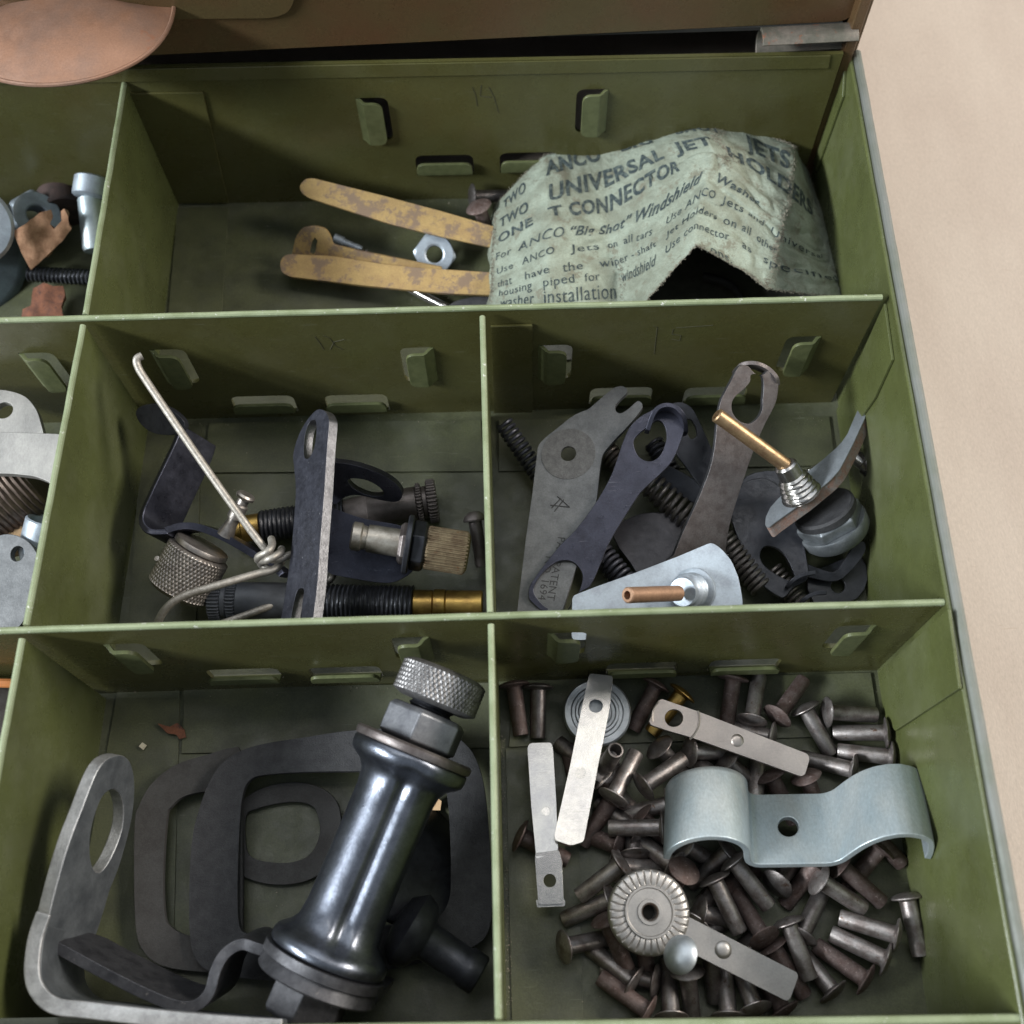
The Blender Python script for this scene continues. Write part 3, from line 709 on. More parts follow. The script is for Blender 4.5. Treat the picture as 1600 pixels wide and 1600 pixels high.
rivet((748, 323), (765, 368), 1, 'dull rivet standing aslant over the end of the upper brass strip', 8, group='rivets beside the paper bag')
o = MB().tube([at(640, 450, 2), at(670, 466, 2), at(705, 484, 2)], 1.4, 12).build('steel_pin', STEELB)
tag(o, 'thin bright steel pin poking out below the lower brass strip', 'pin')
o = MB().pplate([(690, 486), (710, 470), (740, 463), (770, 462), (775, 490)], [], P3((690, 480, 5), (770, 470, 6), (700, 500, 4)), 2, r=2).build('rubber_pad', RUBBER, None, .3)
tag(o, 'dark blue black rubber pad at the divider below the lower brass strip', 'pad')
o = MB().lathe([(0, 0), (1.5, 0), (1.5, 3.0), (1.1, 3.2), (1.1, 9)], at(522, 372, 4), at(560, 388, 2), 12).build('small_screw', ZINC)
tag(o, 'small zinc screw behind the slotted ear of the brass clip', 'screw')
o = MB().tube(helix(at(536, 392, 2.5), at(572, 398, 2.5), 1.2, 7, 10), .35, 6).build('tiny_spring', STEEL)
tag(o, 'tiny dark coil spring behind the lower brass strip', 'spring')

# ================================================================== LEFT COMPARTMENTS (cut by the frame)
cp = thing('ribbed_housing', 'large blue grey ribbed cap cut off by the left edge of the photo', 'cap', at(-30, 400, 0))
A = at(-70, 380, 19); B = at(-25, 398, 21)
def lth(prof, A, B, n=48, fn=None): return MB().lathe(prof, A, B, n, fn)
DRUM = M('blue_grey_cast', (.13, .17, .185), (.095, .12, .135), .42, .4, .2, bump=.3, bsc=3, fine=.25)
lth([(0, 0), (18, 0), (18, 12), (19.5, 12.4), (19.5, 14), (19.8, 15.2), (18.6, 16), (17, 16.3), (0, 16.6)], at(-72, 400, 2), at(-72, 400, 30) , 64).build('cap_body', DRUM, cp)
lth([(0, 0), (11, 0), (11.5, .5), (11.5, 10), (10.5, 11), (0, 11)], at(-46, 352, 18.7), at(-46, 352, 30), 48).build('cap_neck', ZINC, cp)
o = nut('hex_nut', at(58, 335, 11), at(50, 345, 6), 8.2, 3, ZINC, rot=.2)
tag(o, 'bright zinc hex nut behind the torn tan scrap in the back left compartment', 'nut')
bt = thing('zinc_bolt', 'smooth zinc bolt with a thick round head against the left divider', 'bolt', at(140, 330, 0))
lth([(0, 0), (4.5, 0), (5.4, .6), (5.5, 5.8), (5.0, 6.2), (3.9, 6.6)], at(146, 277, 17), at(141, 315, 14), 32).build('head', ZINC, bt)
lth([(3.7, 0), (3.7, 15), (3.2, 16)], at(141, 312, 14.2), at(150, 400, 8), 28).build('shank', ZBLUE, bt)
# torn leather scrap
def lump(name, mat, px, pl, t, amp, label, cat, sp=0):
    o2 = [pl.px(*p) for p in px]
    o = MB().plate(o2, [], pl, t, 1.2, lambda x, y: amp * (noise.noise(Vector((x * .25, y * .25, 1.7))) + .6 * math.sin(x * .35))).build(name, mat)
    return tag(o, label, cat)
lump('tan_scrap', LEATHER, [(20, 362), (40, 350), (62, 332), (80, 327), (83, 338), (78, 350), (84, 358), (96, 345), (95, 330), (100, 326), (106, 338), (108, 352), (112, 357), (105, 366), (98, 376), (60, 412), (48, 422), (36, 400)],
     P3((20, 380, 19), (110, 350, 17), (40, 420, 14)), 2.6, 1.0, 'torn rusty tan scrap with a ragged split end beside the grey cap', 'scrap')
o = MB().lathe(thread_prof(2.5, 24), at(45, 428, 6), at(150, 434, 6), 20, thread_fn(1.3, .55)).build('threaded_rod', BLACK)
tag(o, 'black threaded rod lying below the torn tan scrap', 'rod')
lump('rusty_plate', RUST, [(52, 450), (70, 444), (84, 448), (98, 446), (101, 462), (96, 480), (100, 500), (30, 505), (34, 482), (48, 478)], P3((50, 450, 7), (100, 450, 7), (50, 495, 6)), 1.5, .8,
     'flaking rusty plate by the divider below the black threaded rod', 'plate')
lth([(0, 0), (6.5, 0), (6.5, 9), (6, 9.4), (0, 9.4)], at(80, 350, 2), at(95, 330, 8), 24)
o = lth([(0, 0), (7, 0), (7.4, .5), (7.4, 11), (6.8, 11.5), (0, 11.5)], at(95, 300, 3), at(110, 380, 6), 28).build('rusty_bushing', M('dark_rust', (.07, .045, .04), (.04, .03, .028), .6, .4, bump=.5))
tag(o, 'dark rusty bushing half hidden under the torn tan scrap', 'bushing')

# second left compartment
sb = thing('satin_bracket', 'satin steel bracket with a countersunk hole over a threaded collar at the left edge', 'bracket', at(20, 690, 0))
SATIN = M('satin_steel', (.44, .425, .40), (.33, .32, .305), .45, .6, .15, r2=.55, bump=.3, bsc=4, spots=(.28, .22, .17), ssc=.5, sth=.68, stretch=(1, .5, 1), fine=.2)
pl = P3((-40, 612, 26), (50, 622, 26), (-40, 680, 25.2))
hole = circ(*pl.px(6, 641), 2.4, 20)
MB().plate([tuple(p) for p in rounded([pl.px(*p) for p in [(-120, 606), (10, 609), (40, 618), (58, 640), (69, 679), (60, 694), (-120, 690)]], 2.5)], [hole], pl, 2.2).build('upright_ear', SATIN, sb, .5)
pl = P3((-40, 680, 26), (90, 680, 26), (-40, 745, 25))
MB().pplate([(-120, 672), (68, 677), (97, 678), (100, 700), (86, 760), (75, 752), (55, 744), (20, 740), (-120, 738)], [], pl, 2.2, r=1.5).build('base_plate', SATIN, sb, .4)
A = at(-20, 742, 12); B = at(30, 815, 10)
MB().lathe(thread_prof(11.5, 17, .3), at(52, 742, 12), at(-40, 805, 10), 40, thread_fn(1.55, .7)).build('threaded_collar', M('brown_thread', (.20, .15, .12), (.12, .09, .075), .45, .7, .4, bump=.3, fine=.3), sb)
o = lth([(4.2, 1), (4.6, 0), (5.8, 0), (6.2, .5), (6.2, 2.6), (5.8, 3), (4.6, 3), (4.2, 2)], at(12, 832, 12), at(20, 840, 8), 36)
o = o.build('fibre_washer', TAN); tag(o, 'tan fibre washer peeking out behind the dark grey drilled plate', 'washer')
o = MB().lathe([(3.6, 3), (3.8, .4), (4.6, 0), (5.0, .4), (5.0, 9), (3.2, 13), (3.2, 20)], at(72, 812, 13), at(55, 875, 7), 32).build('flared_tube', ZINC)
tag(o, 'zinc tube with a flared open end against the left divider', 'tube')
pl = P3((0, 850, 15), (60, 860, 15), (0, 960, 11))
hl = circ(*pl.px(27, 865), 1.75, 20, 2.0)
o = MB().plate([tuple(p) for p in spline([pl.px(*p) for p in [(0, 836), (30, 838), (52, 855), (64, 885), (62, 915), (46, 955), (20, 985), (-40, 990), (-40, 860)]], 5, True)], [hl], pl, 2.4).build('drilled_plate', PHOS, None, .4)
tag(o, 'dark grey rounded plate with one tapped hole in the left middle compartment', 'plate')
# third left compartment
o = MB().tube(spline([at(-60, 1066, 22), at(0, 1067, 22), at(30, 1068, 21)], 5), 1.1, 10).build('orange_wire', M('orange_plastic', (.55, .20, .06), (.45, .16, .05), .5))
tag(o, 'orange wire end at the left edge behind the front left divider', 'wire')
o = lth([(0, 0), (11, 0), (12, 1), (12, 16), (0, 16)], at(-20, 1150, 1), at(-20, 1150, 20), 32).build('dark_spacer', BROWNED)
tag(o, 'dark brown round spacer cut by the left edge, low in the photo', 'spacer')

# ================================================================== MIDDLE LEFT COMPARTMENT
def PN(p, n):
    q = Plane.__new__(Plane); q.o = Vector(p); q.ez = Vector(n).normalized(); q.ex = (Vector((1, 0, 0)) - q.ez * q.ez.x).normalized(); q.ey = q.ez.cross(q.ex); return q
def pp(*P): return [at(*p) for p in P]
def zz(P, ox, oy, k): return [(x / k + ox, y / k + oy) for x, y in P]
def z2(*P): return zz(P, 180, 530, 3.403)
def z3(*P): return zz(P, 400, 600, 4.0)
def z4(*P): return zz(P, 750, 480, 3.2)
def z5(*P): return zz(P, 1050, 540, 3.556)
def L_(prof, A, B, n=40, fn=None): return MB().lathe(prof, A, B, n, fn)
def bp(A, d, h): return Vector(A) + Vector(d).normalized() * h
def stamp(txt, pl, u, v, h, ang, mat, parent, lift=.02):
    cu = bpy.data.curves.new('stamped_text', 'FONT'); cu.body = txt; cu.size = 1; cu.resolution_u = 2
    to = bpy.data.objects.new('tmp', cu); COL.objects.link(to); bpy.context.view_layer.update()
    me = bpy.data.meshes.new_from_object(to.evaluated_get(bpy.context.evaluated_depsgraph_get())); bpy.data.objects.remove(to)
    x0, y0 = pl.px(u, v); c, s_ = math.cos(ang), math.sin(ang); k = h / .73
    V = [pl.pt(x0 + (q.co.x * c - q.co.y * s_) * k, y0 + (q.co.x * s_ + q.co.y * c) * k, lift) for q in me.vertices]
    F = [tuple(p.vertices) for p in me.polygons]; bpy.data.meshes.remove(me)
    return MB().add(V, F).build('stamped_text', mat, parent)

# bent wire lever
wl = thing('wire_lever', 'bent dull grey wire lever twisted round itself, reaching up to the back left corner', 'wire', at(400, 860, 0))
MB().tube(spline(pp((222, 556, 45), (214, 561, 45), (216, 574, 44), (232, 600, 42), (300, 700, 35), (362, 788, 29), (408, 850, 24), (426, 868, 22), (436, 880, 22), (428, 890, 23), (400, 897, 24), (345, 913, 26), (290, 930, 26), (264, 946, 25), (248, 970, 22), (244, 996, 18)), 6), .98, 14).build('long_arm', WIRE, wl)
MB().tube(spline(pp((424, 842, 25), (425, 852, 27), (418, 862, 28), (404, 870, 26), (405, 876, 23), (420, 874, 27), (437, 864, 26), (440, 858, 22)), 6), .95, 12).build('upper_coil', WIRE, wl)
MB().tube(spline(pp((440, 878, 17), (425, 890, 20), (408, 882, 21), (412, 874, 24), (436, 874, 24), (458, 866, 22), (500, 868, 14), (520, 898, 8), (500, 915, 7), (470, 928, 9), (440, 940, 12), (395, 957, 13), (345, 975, 13), (300, 992, 12)), 6), .95, 12).build('short_arm', WIRE, wl)

# black Z bent strap carrying a knurled nut
st = thing('black_strap_bracket', 'black Z bent strap bracket holding a silver knurled nut at the left of its compartment', 'bracket', at(300, 850, 0))
MB().ribbon(spline(pp((281, 664, 25), (272, 690, 25), (254, 728, 24), (234, 770, 23), (221, 800, 22), (221, 818, 22), (234, 830, 22), (262, 830, 22)), 6), (6.5, -1.2, -10), 1.7).build('bent_strap', BLUED, st, .3)
MB().ribbon(spline(pp((258, 829, 22), (282, 822, 22.5), (310, 824, 22), (350, 840, 21), (392, 864, 19), (432, 890, 17), (440, 898, 16.5)), 6), (2.5, 1.5, -6), 1.8, taper=lambda k: 1 - .5 * k).build('foot_plate', BLUED, st, .4)
pl = P3((230, 640, 27), (285, 672, 25), (225, 668, 24))
MB().pplate([(212, 645), (222, 634), (245, 632), (270, 642), (288, 660), (285, 676), (262, 680), (238, 676), (220, 663)], [], pl, 2.2, sp=4).build('top_ear', BLACK, st, .5)
A = at(318, 850, 18); B = at(268, 942, 11); d = (B - A).normalized()
kn = L_([(6.0, 0), (6.9, .3), (7.1, .8), (7.1, 1.6), (6.5, 2.0)] , A, B).build('nut_collar', PEWT, st)
k_ = [(7.0, 2.0), (7.8, 2.5)] + [(8.1, 2.7 + i * .12) for i in range(90)] + [(7.9, 13.5), (7.0, 14.4), (6.2, 14.6), (0, 14.6)]
L_([(0, 1.9)] + k_, A, B, 330, lambda a, h, r: knurl_fn(48, 1.9, .26)(a, h, r) if 2.6 < h < 13.3 else r).build('knurled_nut', PEWT, st)
A = at(352, 836, 20); B = at(390, 764, 27)
L_([(2.3, 0), (1.7, 2.2), (1.5, 4), (1.5, 5), (1.95, 5.2), (1.95, 8.8), (1.45, 9.2), (1.45, 10.6), (2.3, 10.9), (2.5, 11.6), (2.1, 12.1), (0, 12.2)], A, B, 24).build('rivet_pin', PEWT, st)
L_([(0, 0), (.7, 0), (.7, 1.2), (0, 1.3)], at(248, 875, 18), at(243, 871, 20), 12).build('set_pin', PEWT, st)

# slotted upright black bar with ring ear
sb2 = thing('slotted_bar', 'black slotted bar standing on edge with a ring shaped ear beside the knurled knob', 'bar', at(480, 850, 0))
pl = P3((505, 775, 35), (459, 780, 25), (499, 850, 34))
out = [(460, 736), (458, 712), (463, 690), (472, 669), (484, 651), (496, 640), (507, 642), (513, 652), (514, 663), (511, 700), (506, 775), (500, 850), (496, 910), (488, 975), (486, 995), (439, 995), (442, 950), (449, 905), (456, 850), (461, 790), (462, 760)]
h1 = [(475, 712), (476, 682), (482, 662), (489, 656), (494, 660), (494, 680), (490, 702), (482, 716)]
h2 = [(454, 969), (459, 942), (464, 924), (470, 919), (475, 923), (472, 945), (467, 990), (452, 990)]
MB().pplate(out, [h1, h2], pl, 2.5, sp=4).build('upright_plate', M('scuffed_black', (.060, .063, .082), (.040, .042, .055), .27, .6, .3, r2=.55, bump=.35, bsc=4, spots=(.30, .30, .32), ssc=.8, sth=.64, fine=.3, scr=((.3, .3, .32), .5)), sb2, .35, side=EDGE2)
pl = P3((520, 730, 26), (628, 775, 20), (520, 770, 20))
MB().pplate(z3((470, 510), (520, 495), (600, 505), (700, 533), (800, 575), (880, 630), (914, 685), (900, 725), (855, 738), (760, 722), (640, 695), (560, 705), (480, 745)), [z3((572, 605), (615, 590), (700, 605), (770, 645), (802, 690), (750, 704), (680, 690), (612, 655))], pl, 2.4, sp=4).build('ring_ear', BLUED, sb2, .4)
pl = P3((520, 800, 20), (640, 840, 16), (520, 890, 15))
MB().pplate(z3((440, 760), (600, 820), (700, 848), (900, 880), (1010, 930), (1030, 1060), (980, 1180), (860, 1245), (740, 1240), (440, 1185)), [], pl, 2.0, r=2).build('lower_arm', BLUED, sb2, .3)
A = at(549, 837, 25); B = at(756, 869, 20); d = B - A; D = lambda h: bp(A, d, h)
ka = thing('spline_fitting', 'brown splined knob with black washer and silver plunger pin beside the slotted bar', 'knob', at(650, 860, 0))
L_([(0, 0), (3.2, 0), (3.6, .4), (3.6, 2.4), (3.1, 2.8), (2.9, 3.8), (3.4, 4.1), (3.5, 6), (3.5, 12.2), (0, 12.2)], A, B, 36).build('plunger_pin', M('worn_pin', (.44, .41, .36), (.30, .27, .23), .36, .8, .4, bump=.3, spots=(.16, .12, .09), ssc=.8, sth=.64, fine=.25), ka)
L_([(0, 11.6), (4.6, 11.8), (5.4, 12.6), (5.4, 14), (0, 14)], A, B, 6).build('hex_shoulder', BROWNED, ka, .2)
L_([(3.6, 13.4), (7.0, 13.4), (7.4, 13.7), (7.4, 14.6), (7.0, 14.9), (3.6, 14.9)], A, B, 48).build('washer', BLACK, ka)
L_([(0, 14.9), (6.0, 15), (6.4, 15.4), (6.4, 18.0), (5.6, 18.6), (0, 18.6)], A, B, 6).build('black_lock_nut', BLACK, ka, .3)
L_([(0, 18.4), (5.0, 18.5)] + [(5.5, 18.9 + .5 * i) for i in range(20)] + [(5.1, 28.9), (4.4, 29.3), (0, 29.4)], A, B, 210, lambda a, h, r: spline_fn(35, .42)(a, h, r) if 18.8 < h < 28.6 else r).build('splined_knob', KNURLB, ka)

def barrel(name, label, A, B, secs):
    """secs: [(kind, length_mm, radius, mat, part)]"""
    t = thing(name, label, 'fitting', (A + B) / 2 * 1.0 - Vector((0, 0, (A.z + B.z) / 2))); h = 0
    for kind, l, r, mat, part in secs:
        P0 = bp(A, B - A, h)
        if kind == 'thread': m = L_([(0, 0), (r - .5, 0)] + [(r, .15 + i * .2) for i in range(int(l / .2))] + [(0, l)], P0, B, 40, lambda a, hh, rr: thread_fn(1.15, .5)(a, hh, rr) if rr > r - .1 else rr)
        elif kind == 'gear': m = L_([(0, 0), (r - .6, 0), (r, .3), (r, l - .3), (r - .6, l), (0, l)], P0, B, 216, lambda a, hh, rr: spline_fn(36, .6)(a, hh, rr) if rr >= r else rr)
        elif kind == 'taper': m = L_([(0, 0), (r[0], 0), (r[1], l), (0, l)], P0, B, 40)
        else: m = L_([(0, 0), (r - .25, 0), (r, .25), (r, l - .25), (r - .25, l), (0, l)], P0, B, 40)
        m.build(part, mat, t); h += l
    return t
A = at(364, 829, 7); B = at(716, 777, 7)
GUN = M('gun_brown', (.135, .115, .108), (.085, .072, .066), .40, .6, .3, r2=.5, bump=.25, bsc=5, fine=.25)
barrel('cable_fitting', 'dark fitting with brass tip and black thread, rearmost beneath the slotted bar', A, B,
       [('plain', 2.5, 2.6, BRASS, 'brass_tip'), ('plain', 5.0, 3.6, BRASS, 'brass_sleeve'), ('thread', 22.5, 4.4, BLACK, 'threaded_shank'), ('taper', 6, (3.9, 4.4), GUN, 'cone'), ('plain', 13.4, 4.6, GUN, 'body'),
        ('gear', 1.5, 5.4, GUN, 'toothed_ring'), ('plain', 1.4, 4.4, GUN, 'groove'), ('gear', 2.6, 6.0, GUN, 'knurled_ring')])
A = at(330, 939, 9); B = at(800, 946, 9)
SLATE = M('slate_plastic', (.075, .082, .095), (.055, .06, .07), .42, .2, .3, bump=.2, bsc=5, fine=.15)
barrel('cable_fitting', 'blue black fitting with long thread and brass end, lying along the front divider', A, B,
       [('gear', 3.2, 5.3, SLATE, 'knurled_ring'), ('plain', 1.5, 4.9, SLATE, 'groove'), ('gear', 2.4, 5.2, SLATE, 'toothed_ring'), ('plain', 18, 5.0, SLATE, 'body'), ('plain', 2, 4.4, SLATE, 'neck'), ('thread', 25, 4.9, BLACK, 'threaded_shank'),
        ('plain', 5.1, 3.7, BRASS, 'brass_collar'), ('plain', 3.2, 3.9, BRASS, 'brass_band'), ('plain', 9.4, 3.7, BRASS, 'brass_tube')])
A = at(740, 800, 13)
o = L_([(0, -.2), (1.5, 0), (2.6, .9), (3.1, 2.0), (3.0, 2.4), (1.75, 2.5), (1.7, 14), (1.4, 14.5), (0, 14.5)], A, at(753, 884, 7), 28).build('dome_screw', BROWNED)
tag(o, 'dark round head screw tucked between the splined knob and the divider', 'screw')

# ================================================================== MIDDLE RIGHT COMPARTMENT
def spring(a, b, r, wr, turns, label, mat=STEEL, n=16):
    o = MB().tube(helix(at(*a), at(*b), r, turns, n), wr, 8).build('coil_spring', mat); return tag(o, label, 'spring', 'coil springs among the dark levers')
SPR = M('spring_steel', (.24, .22, .205), (.15, .13, .12), .35, .75, .5, bump=.2, fine=.25)
SPB = M('black_spring', (.065, .068, .085), (.04, .04, .05), .35, .5, .5, fine=.2)
spring((786, 660, 10), (846, 748, 6), 2.2, .52, 12, 'black coil spring leaning at the back left corner beside the grey forked plate', SPB)
spring((1012, 752, 10), (1090, 822, 8), 3.2, .62, 9, 'brown steel coil spring between the two open end levers', SPR)
spring((938, 862, 5), (984, 918, 5), 2.8, .55, 8, 'coil spring under the lower edge of the dark blue lever', SPB)
spring((945, 700, 5), (972, 730, 5), 2.6, .55, 5, 'short coil spring end showing between the forked plate and the blue lever', SPR)
spring((1128, 838, 8), (1190, 918, 6), 2.7, .6, 11, 'coil spring running down right of the tilted zinc lever', SPR)
spring((1206, 888, 4), (1255, 950, 4), 2.3, .5, 9, 'coil spring seen through the teardrop hole near the front divider', SPR)
spring((1020, 690, 4), (1050, 740, 4), 2.4, .5, 7, 'dark coil spring low behind the ring end of the blue lever', SPB)

fk = thing('forked_plate', 'flat grey forked plate stamped with a 4, leaning at the left of its compartment', 'plate', at(870, 800, 0))
pl = P3((888, 709, 17), (845, 950, 12), (955, 640, 20))
out = z4((185, 1530), (195, 1440), (230, 1150), (262, 930), (277, 800), (290, 690), (330, 648), (390, 602), (440, 560), (490, 528), (540, 512), (590, 468), (640, 425), (680, 398), (712, 392), (738, 408), (732, 432), (700, 460), (672, 495), (680, 525), (705, 532), (735, 515), (790, 465), (812, 480), (811, 505), (770, 560), (725, 610), (680, 655), (640, 700), (612, 735), (600, 800), (585, 950), (560, 1080), (470, 1330), (400, 1560), (200, 1560))
fo_ = MB().pplate(out, [[(888 + 13 * math.cos(a * PI / 12), 709 + 13.5 * math.sin(a * PI / 12)) for a in range(24)]], pl, 1.5, r=1.2).build('blade', PHOS, fk, .25)
cx, cy_ = pl.px(888, 709)
MB().plate(circ(cx, cy_, 7.2, 48), [circ(cx, cy_, 2.1, 24)], pl.lift(.12), .1).build('pressed_ring', M('pressed_ring', (.16, .16, .16), (.12, .12, .12), .55, .4, .6, bump=.6, bsc=5, fine=.35), fk, .05)
MARK = M('stamped_mark', (.035, .035, .036), rough=.7)
mk = MB()
for a_, b_ in [(((387, 946)), (449, 1000)), ((449, 1000), (352, 990)), ((420, 962), (372, 1022)), ((405, 955), (358, 1005))]:
    (u0, v0), (u1, v1) = z4(a_)[0], z4(b_)[0]; mk.tube([pl.pt(*pl.px(u0, v0), .0), pl.pt(*pl.px(u1, v1), .0)], .16, 6)
mk.build('stamped_number', MARK, fk)
stamp('PAT. PATENT', pl, 872, 838, 2.1, .0, MARK, fk)
stamp('NO. 1694', pl, 853, 868, 2.1, .0, MARK, fk)

def lever(name, label, pl, out, holes, mat, t=1.3, bev=.25, sp=4, fl_=None, kind='lever'):
    lv = thing(name, label, kind, at(*[sum(p[i] for p in out) / len(out) for i in (0, 1)], 0))
    MB().pplate(out, holes, pl, t, sp=sp).build('plate', mat, lv, bev, side=EDGE2)
    for P, wv, t2 in (fl_ or []): MB().ribbon(spline([at(*p) for p in P], 5), wv, t2).build('bent_flange', mat, lv, .15)
    return lv
pl = P3((850, 930, 13), (965, 700, 22), (1000, 760, 20))
lever('open_end_lever', 'dark blue lever with a hooked lower ring, lying across the forked plate', pl,
      z4((243, 1450), (246, 1400), (275, 1350), (320, 1290), (400, 1190), (480, 1110), (590, 960), (660, 830), (705, 700), (745, 605), (800, 548), (850, 520), (900, 495), (960, 505), (1015, 560), (1020, 615), (1000, 680), (960, 770), (900, 835), (850, 880), (800, 930), (760, 990), (700, 1085), (640, 1190), (600, 1290), (552, 1392), (500, 1425), (465, 1475), (430, 1528), (370, 1532), (310, 1518), (262, 1478)),
      [z4((270, 1430), (272, 1395), (300, 1345), (345, 1300), (400, 1268), (460, 1272), (500, 1310), (513, 1355), (495, 1420), (460, 1475), (425, 1520), (345, 1508), (300, 1475)),
       z4((768, 690), (775, 655), (810, 620), (850, 590), (885, 565), (915, 580), (932, 620), (930, 670), (905, 735), (870, 765), (830, 768), (790, 742))], BLUED, 1.4, .3, 3,
      [([(1012, 672, 25), (1022, 645, 28), (1034, 634, 29), (1052, 634, 29), (1066, 646, 28), (1071, 660, 26), (1072, 676, 23)], (0, .8, -3.5), 1.2)])
pl = P3((1080, 860, 14), (1160, 650, 30), (1210, 630, 30))
lever('open_end_lever', 'brown steel open end lever with a bent tip, standing under the brass tube', pl,
      z5((-10, 1200), (10, 1165), (60, 1040), (140, 870), (210, 690), (238, 560), (250, 440), (268, 320), (300, 250), (335, 185), (370, 118), (420, 112), (455, 150), (500, 165), (540, 140), (588, 190), (586, 280), (565, 345), (520, 430), (480, 520), (430, 650), (370, 830), (320, 1000), (300, 1130), (290, 1220)),
      [z5((438, 165), (470, 158), (503, 172), (510, 230), (505, 300), (503, 350), (480, 400), (430, 435), (372, 418), (336, 370), (334, 315), (360, 275), (402, 240), (434, 200))], BROWNED, 1.4, .3, 3,
      [([(1152, 578, 34), (1160, 569, 35), (1180, 567, 36), (1200, 575, 35), (1214, 590, 34), (1216, 602, 32)], (-.3, 1.2, -3.8), 1.1)])
pl = P3((1180, 760, 12), (1240, 930, 8), (1270, 780, 12))
lever('open_end_lever', 'black lever with a teardrop hole lying low beneath the tilted grey zinc plate', pl,
      [(1143, 812), (1150, 775), (1166, 752), (1200, 748), (1232, 775), (1250, 822), (1262, 880), (1262, 905), (1240, 918), (1225, 934), (1205, 925), (1183, 905), (1166, 870)],
      [[(1188, 868), (1192, 856), (1205, 853), (1222, 862), (1236, 885), (1242, 906), (1228, 905), (1205, 892), (1192, 880)]], BLACK, 1.4, .3, 3,
      [([(1230, 918, 10), (1240, 906, 12), (1255, 898, 13), (1275, 894, 13)], (.3, .8, -2.6), 1.0)])
pl = P3((1240, 880, 7), (1340, 850, 10), (1300, 930, 5))
lever('open_end_lever', 'black angled lever nearly hidden under the round steel nut', pl,
      [(1228, 868), (1255, 878), (1280, 888), (1303, 893), (1318, 878), (1335, 850), (1350, 846), (1352, 862), (1332, 890), (1308, 908), (1275, 905), (1240, 893)], [], BLACK, 1.2, .3, 3,
      [([(1250, 945, 8), (1260, 934, 10), (1275, 927, 11), (1292, 926, 11)], (.3, .8, -2.6), 1.0)])
pl = P3((1000, 820, 7), (1060, 860, 7), (1000, 880, 6))
lever('flat_blade', 'flat black blade lying on the floor between the blue lever and the brown lever', pl,
      [(955, 832), (985, 808), (1020, 800), (1062, 806), (1085, 835), (1060, 880), (1040, 905), (1005, 905), (985, 880)], [], M('satin_black_blade', (.055, .052, .058), (.04, .038, .042), .4, .5, .3, bump=.2, fine=.2), 1.2, .25, 2, kind='blade')
pl = P3((1030, 700, 16), (1110, 760, 12), (1080, 660, 18))
lever('flat_blade', 'dark blade behind the ring end of the blue lever, partly under the brown one', pl,
      [(1044, 640), (1060, 628), (1080, 636), (1094, 660), (1112, 700), (1128, 730), (1122, 775), (1100, 765), (1072, 730), (1050, 695)], [[(1070, 662), (1078, 655), (1087, 668), (1088, 682), (1078, 684)]], BLACK, 1.2, .25, 3, kind='blade')
pl = P3((1020, 750, 9), (1110, 790, 9), (1040, 720, 12))
lever('flat_blade', 'dark blade crossing under the brown lever just above the brown coil spring', pl,
      [(1000, 728), (1030, 722), (1070, 740), (1105, 762), (1135, 790), (1128, 806), (1090, 790), (1040, 762), (1008, 748)], [], BLACK, 1.2, .25, 2, kind='blade')
pl = P3((1290, 880, 4), (1350, 880, 4), (1290, 930, 3))
lever('flat_blade', 'black rounded blade on the floor at the front right corner of its compartment', pl,
      [(1262, 900), (1300, 880), (1345, 868), (1356, 905), (1340, 935), (1300, 950), (1270, 940)], [circ(1310, 915, 11, 16)], BLACK, 1.2, .25, 2, kind='blade')
pl = P3((900, 860, 4), (960, 900, 4), (900, 930, 3))
pl = P3((1190, 735, 8), (1260, 750, 8), (1200, 800, 7))
lever('flat_blade', 'dark drilled blade showing behind the threaded stub of the tilted plate', pl,
      [(1158, 752), (1180, 738), (1215, 735), (1246, 745), (1262, 770), (1240, 800), (1200, 800), (1172, 780)], [circ(1205, 768, 13, 20)], BLACK, 1.2, .25, 2, kind='blade')

# zinc lever with brass tube, lying at the front
za = thing('zinc_nozzle_plate', 'pale zinc plate with a brass tube pointing left, at the front divider', 'bracket', at(1050, 920, 0))
pl = P3((900, 940, 19), (1130, 860, 22), (1150, 950, 20))
MB().pplate([(894, 931), (930, 917), (1000, 892), (1060, 869), (1112, 847), (1128, 858), (1143, 876), (1154, 902), (1160, 935), (1162, 970), (1155, 1000), (893, 1000)], [], pl, 2.0, r=1.2).build('plate', ZINC, za, .35)
A = at(1088, 921, 19.5); B = at(1056, 927, 29)
L_([(0, 0), (5.2, .0), (5.4, .5), (5.4, 1.8), (4.8, 2.2)] + [(4.4, 2.4 + i * .2) for i in range(22)] + [(3.6, 7), (3.4, 8.5), (0, 8.5)], A, B, 48, lambda a, h, r: thread_fn(1.1, .5)(a, h, r) if abs(r - 4.4) < .01 else r).build('threaded_stub', ZINC, za)
A = at(1060, 927, 29); B = at(980, 930, 40)
L = (B - A).length
L_([(0, 0), (1.85, 0), (1.85, L - .3), (1.6, L), (1.0, L), (.95, L - 3), (0, L - 3)], A, B, 28).build('brass_tube', M('copper_tube', (.46, .28, .18), (.36, .215, .14), .42, .6, .5, r2=.5, bump=.3, bsc=4, fine=.25), za)

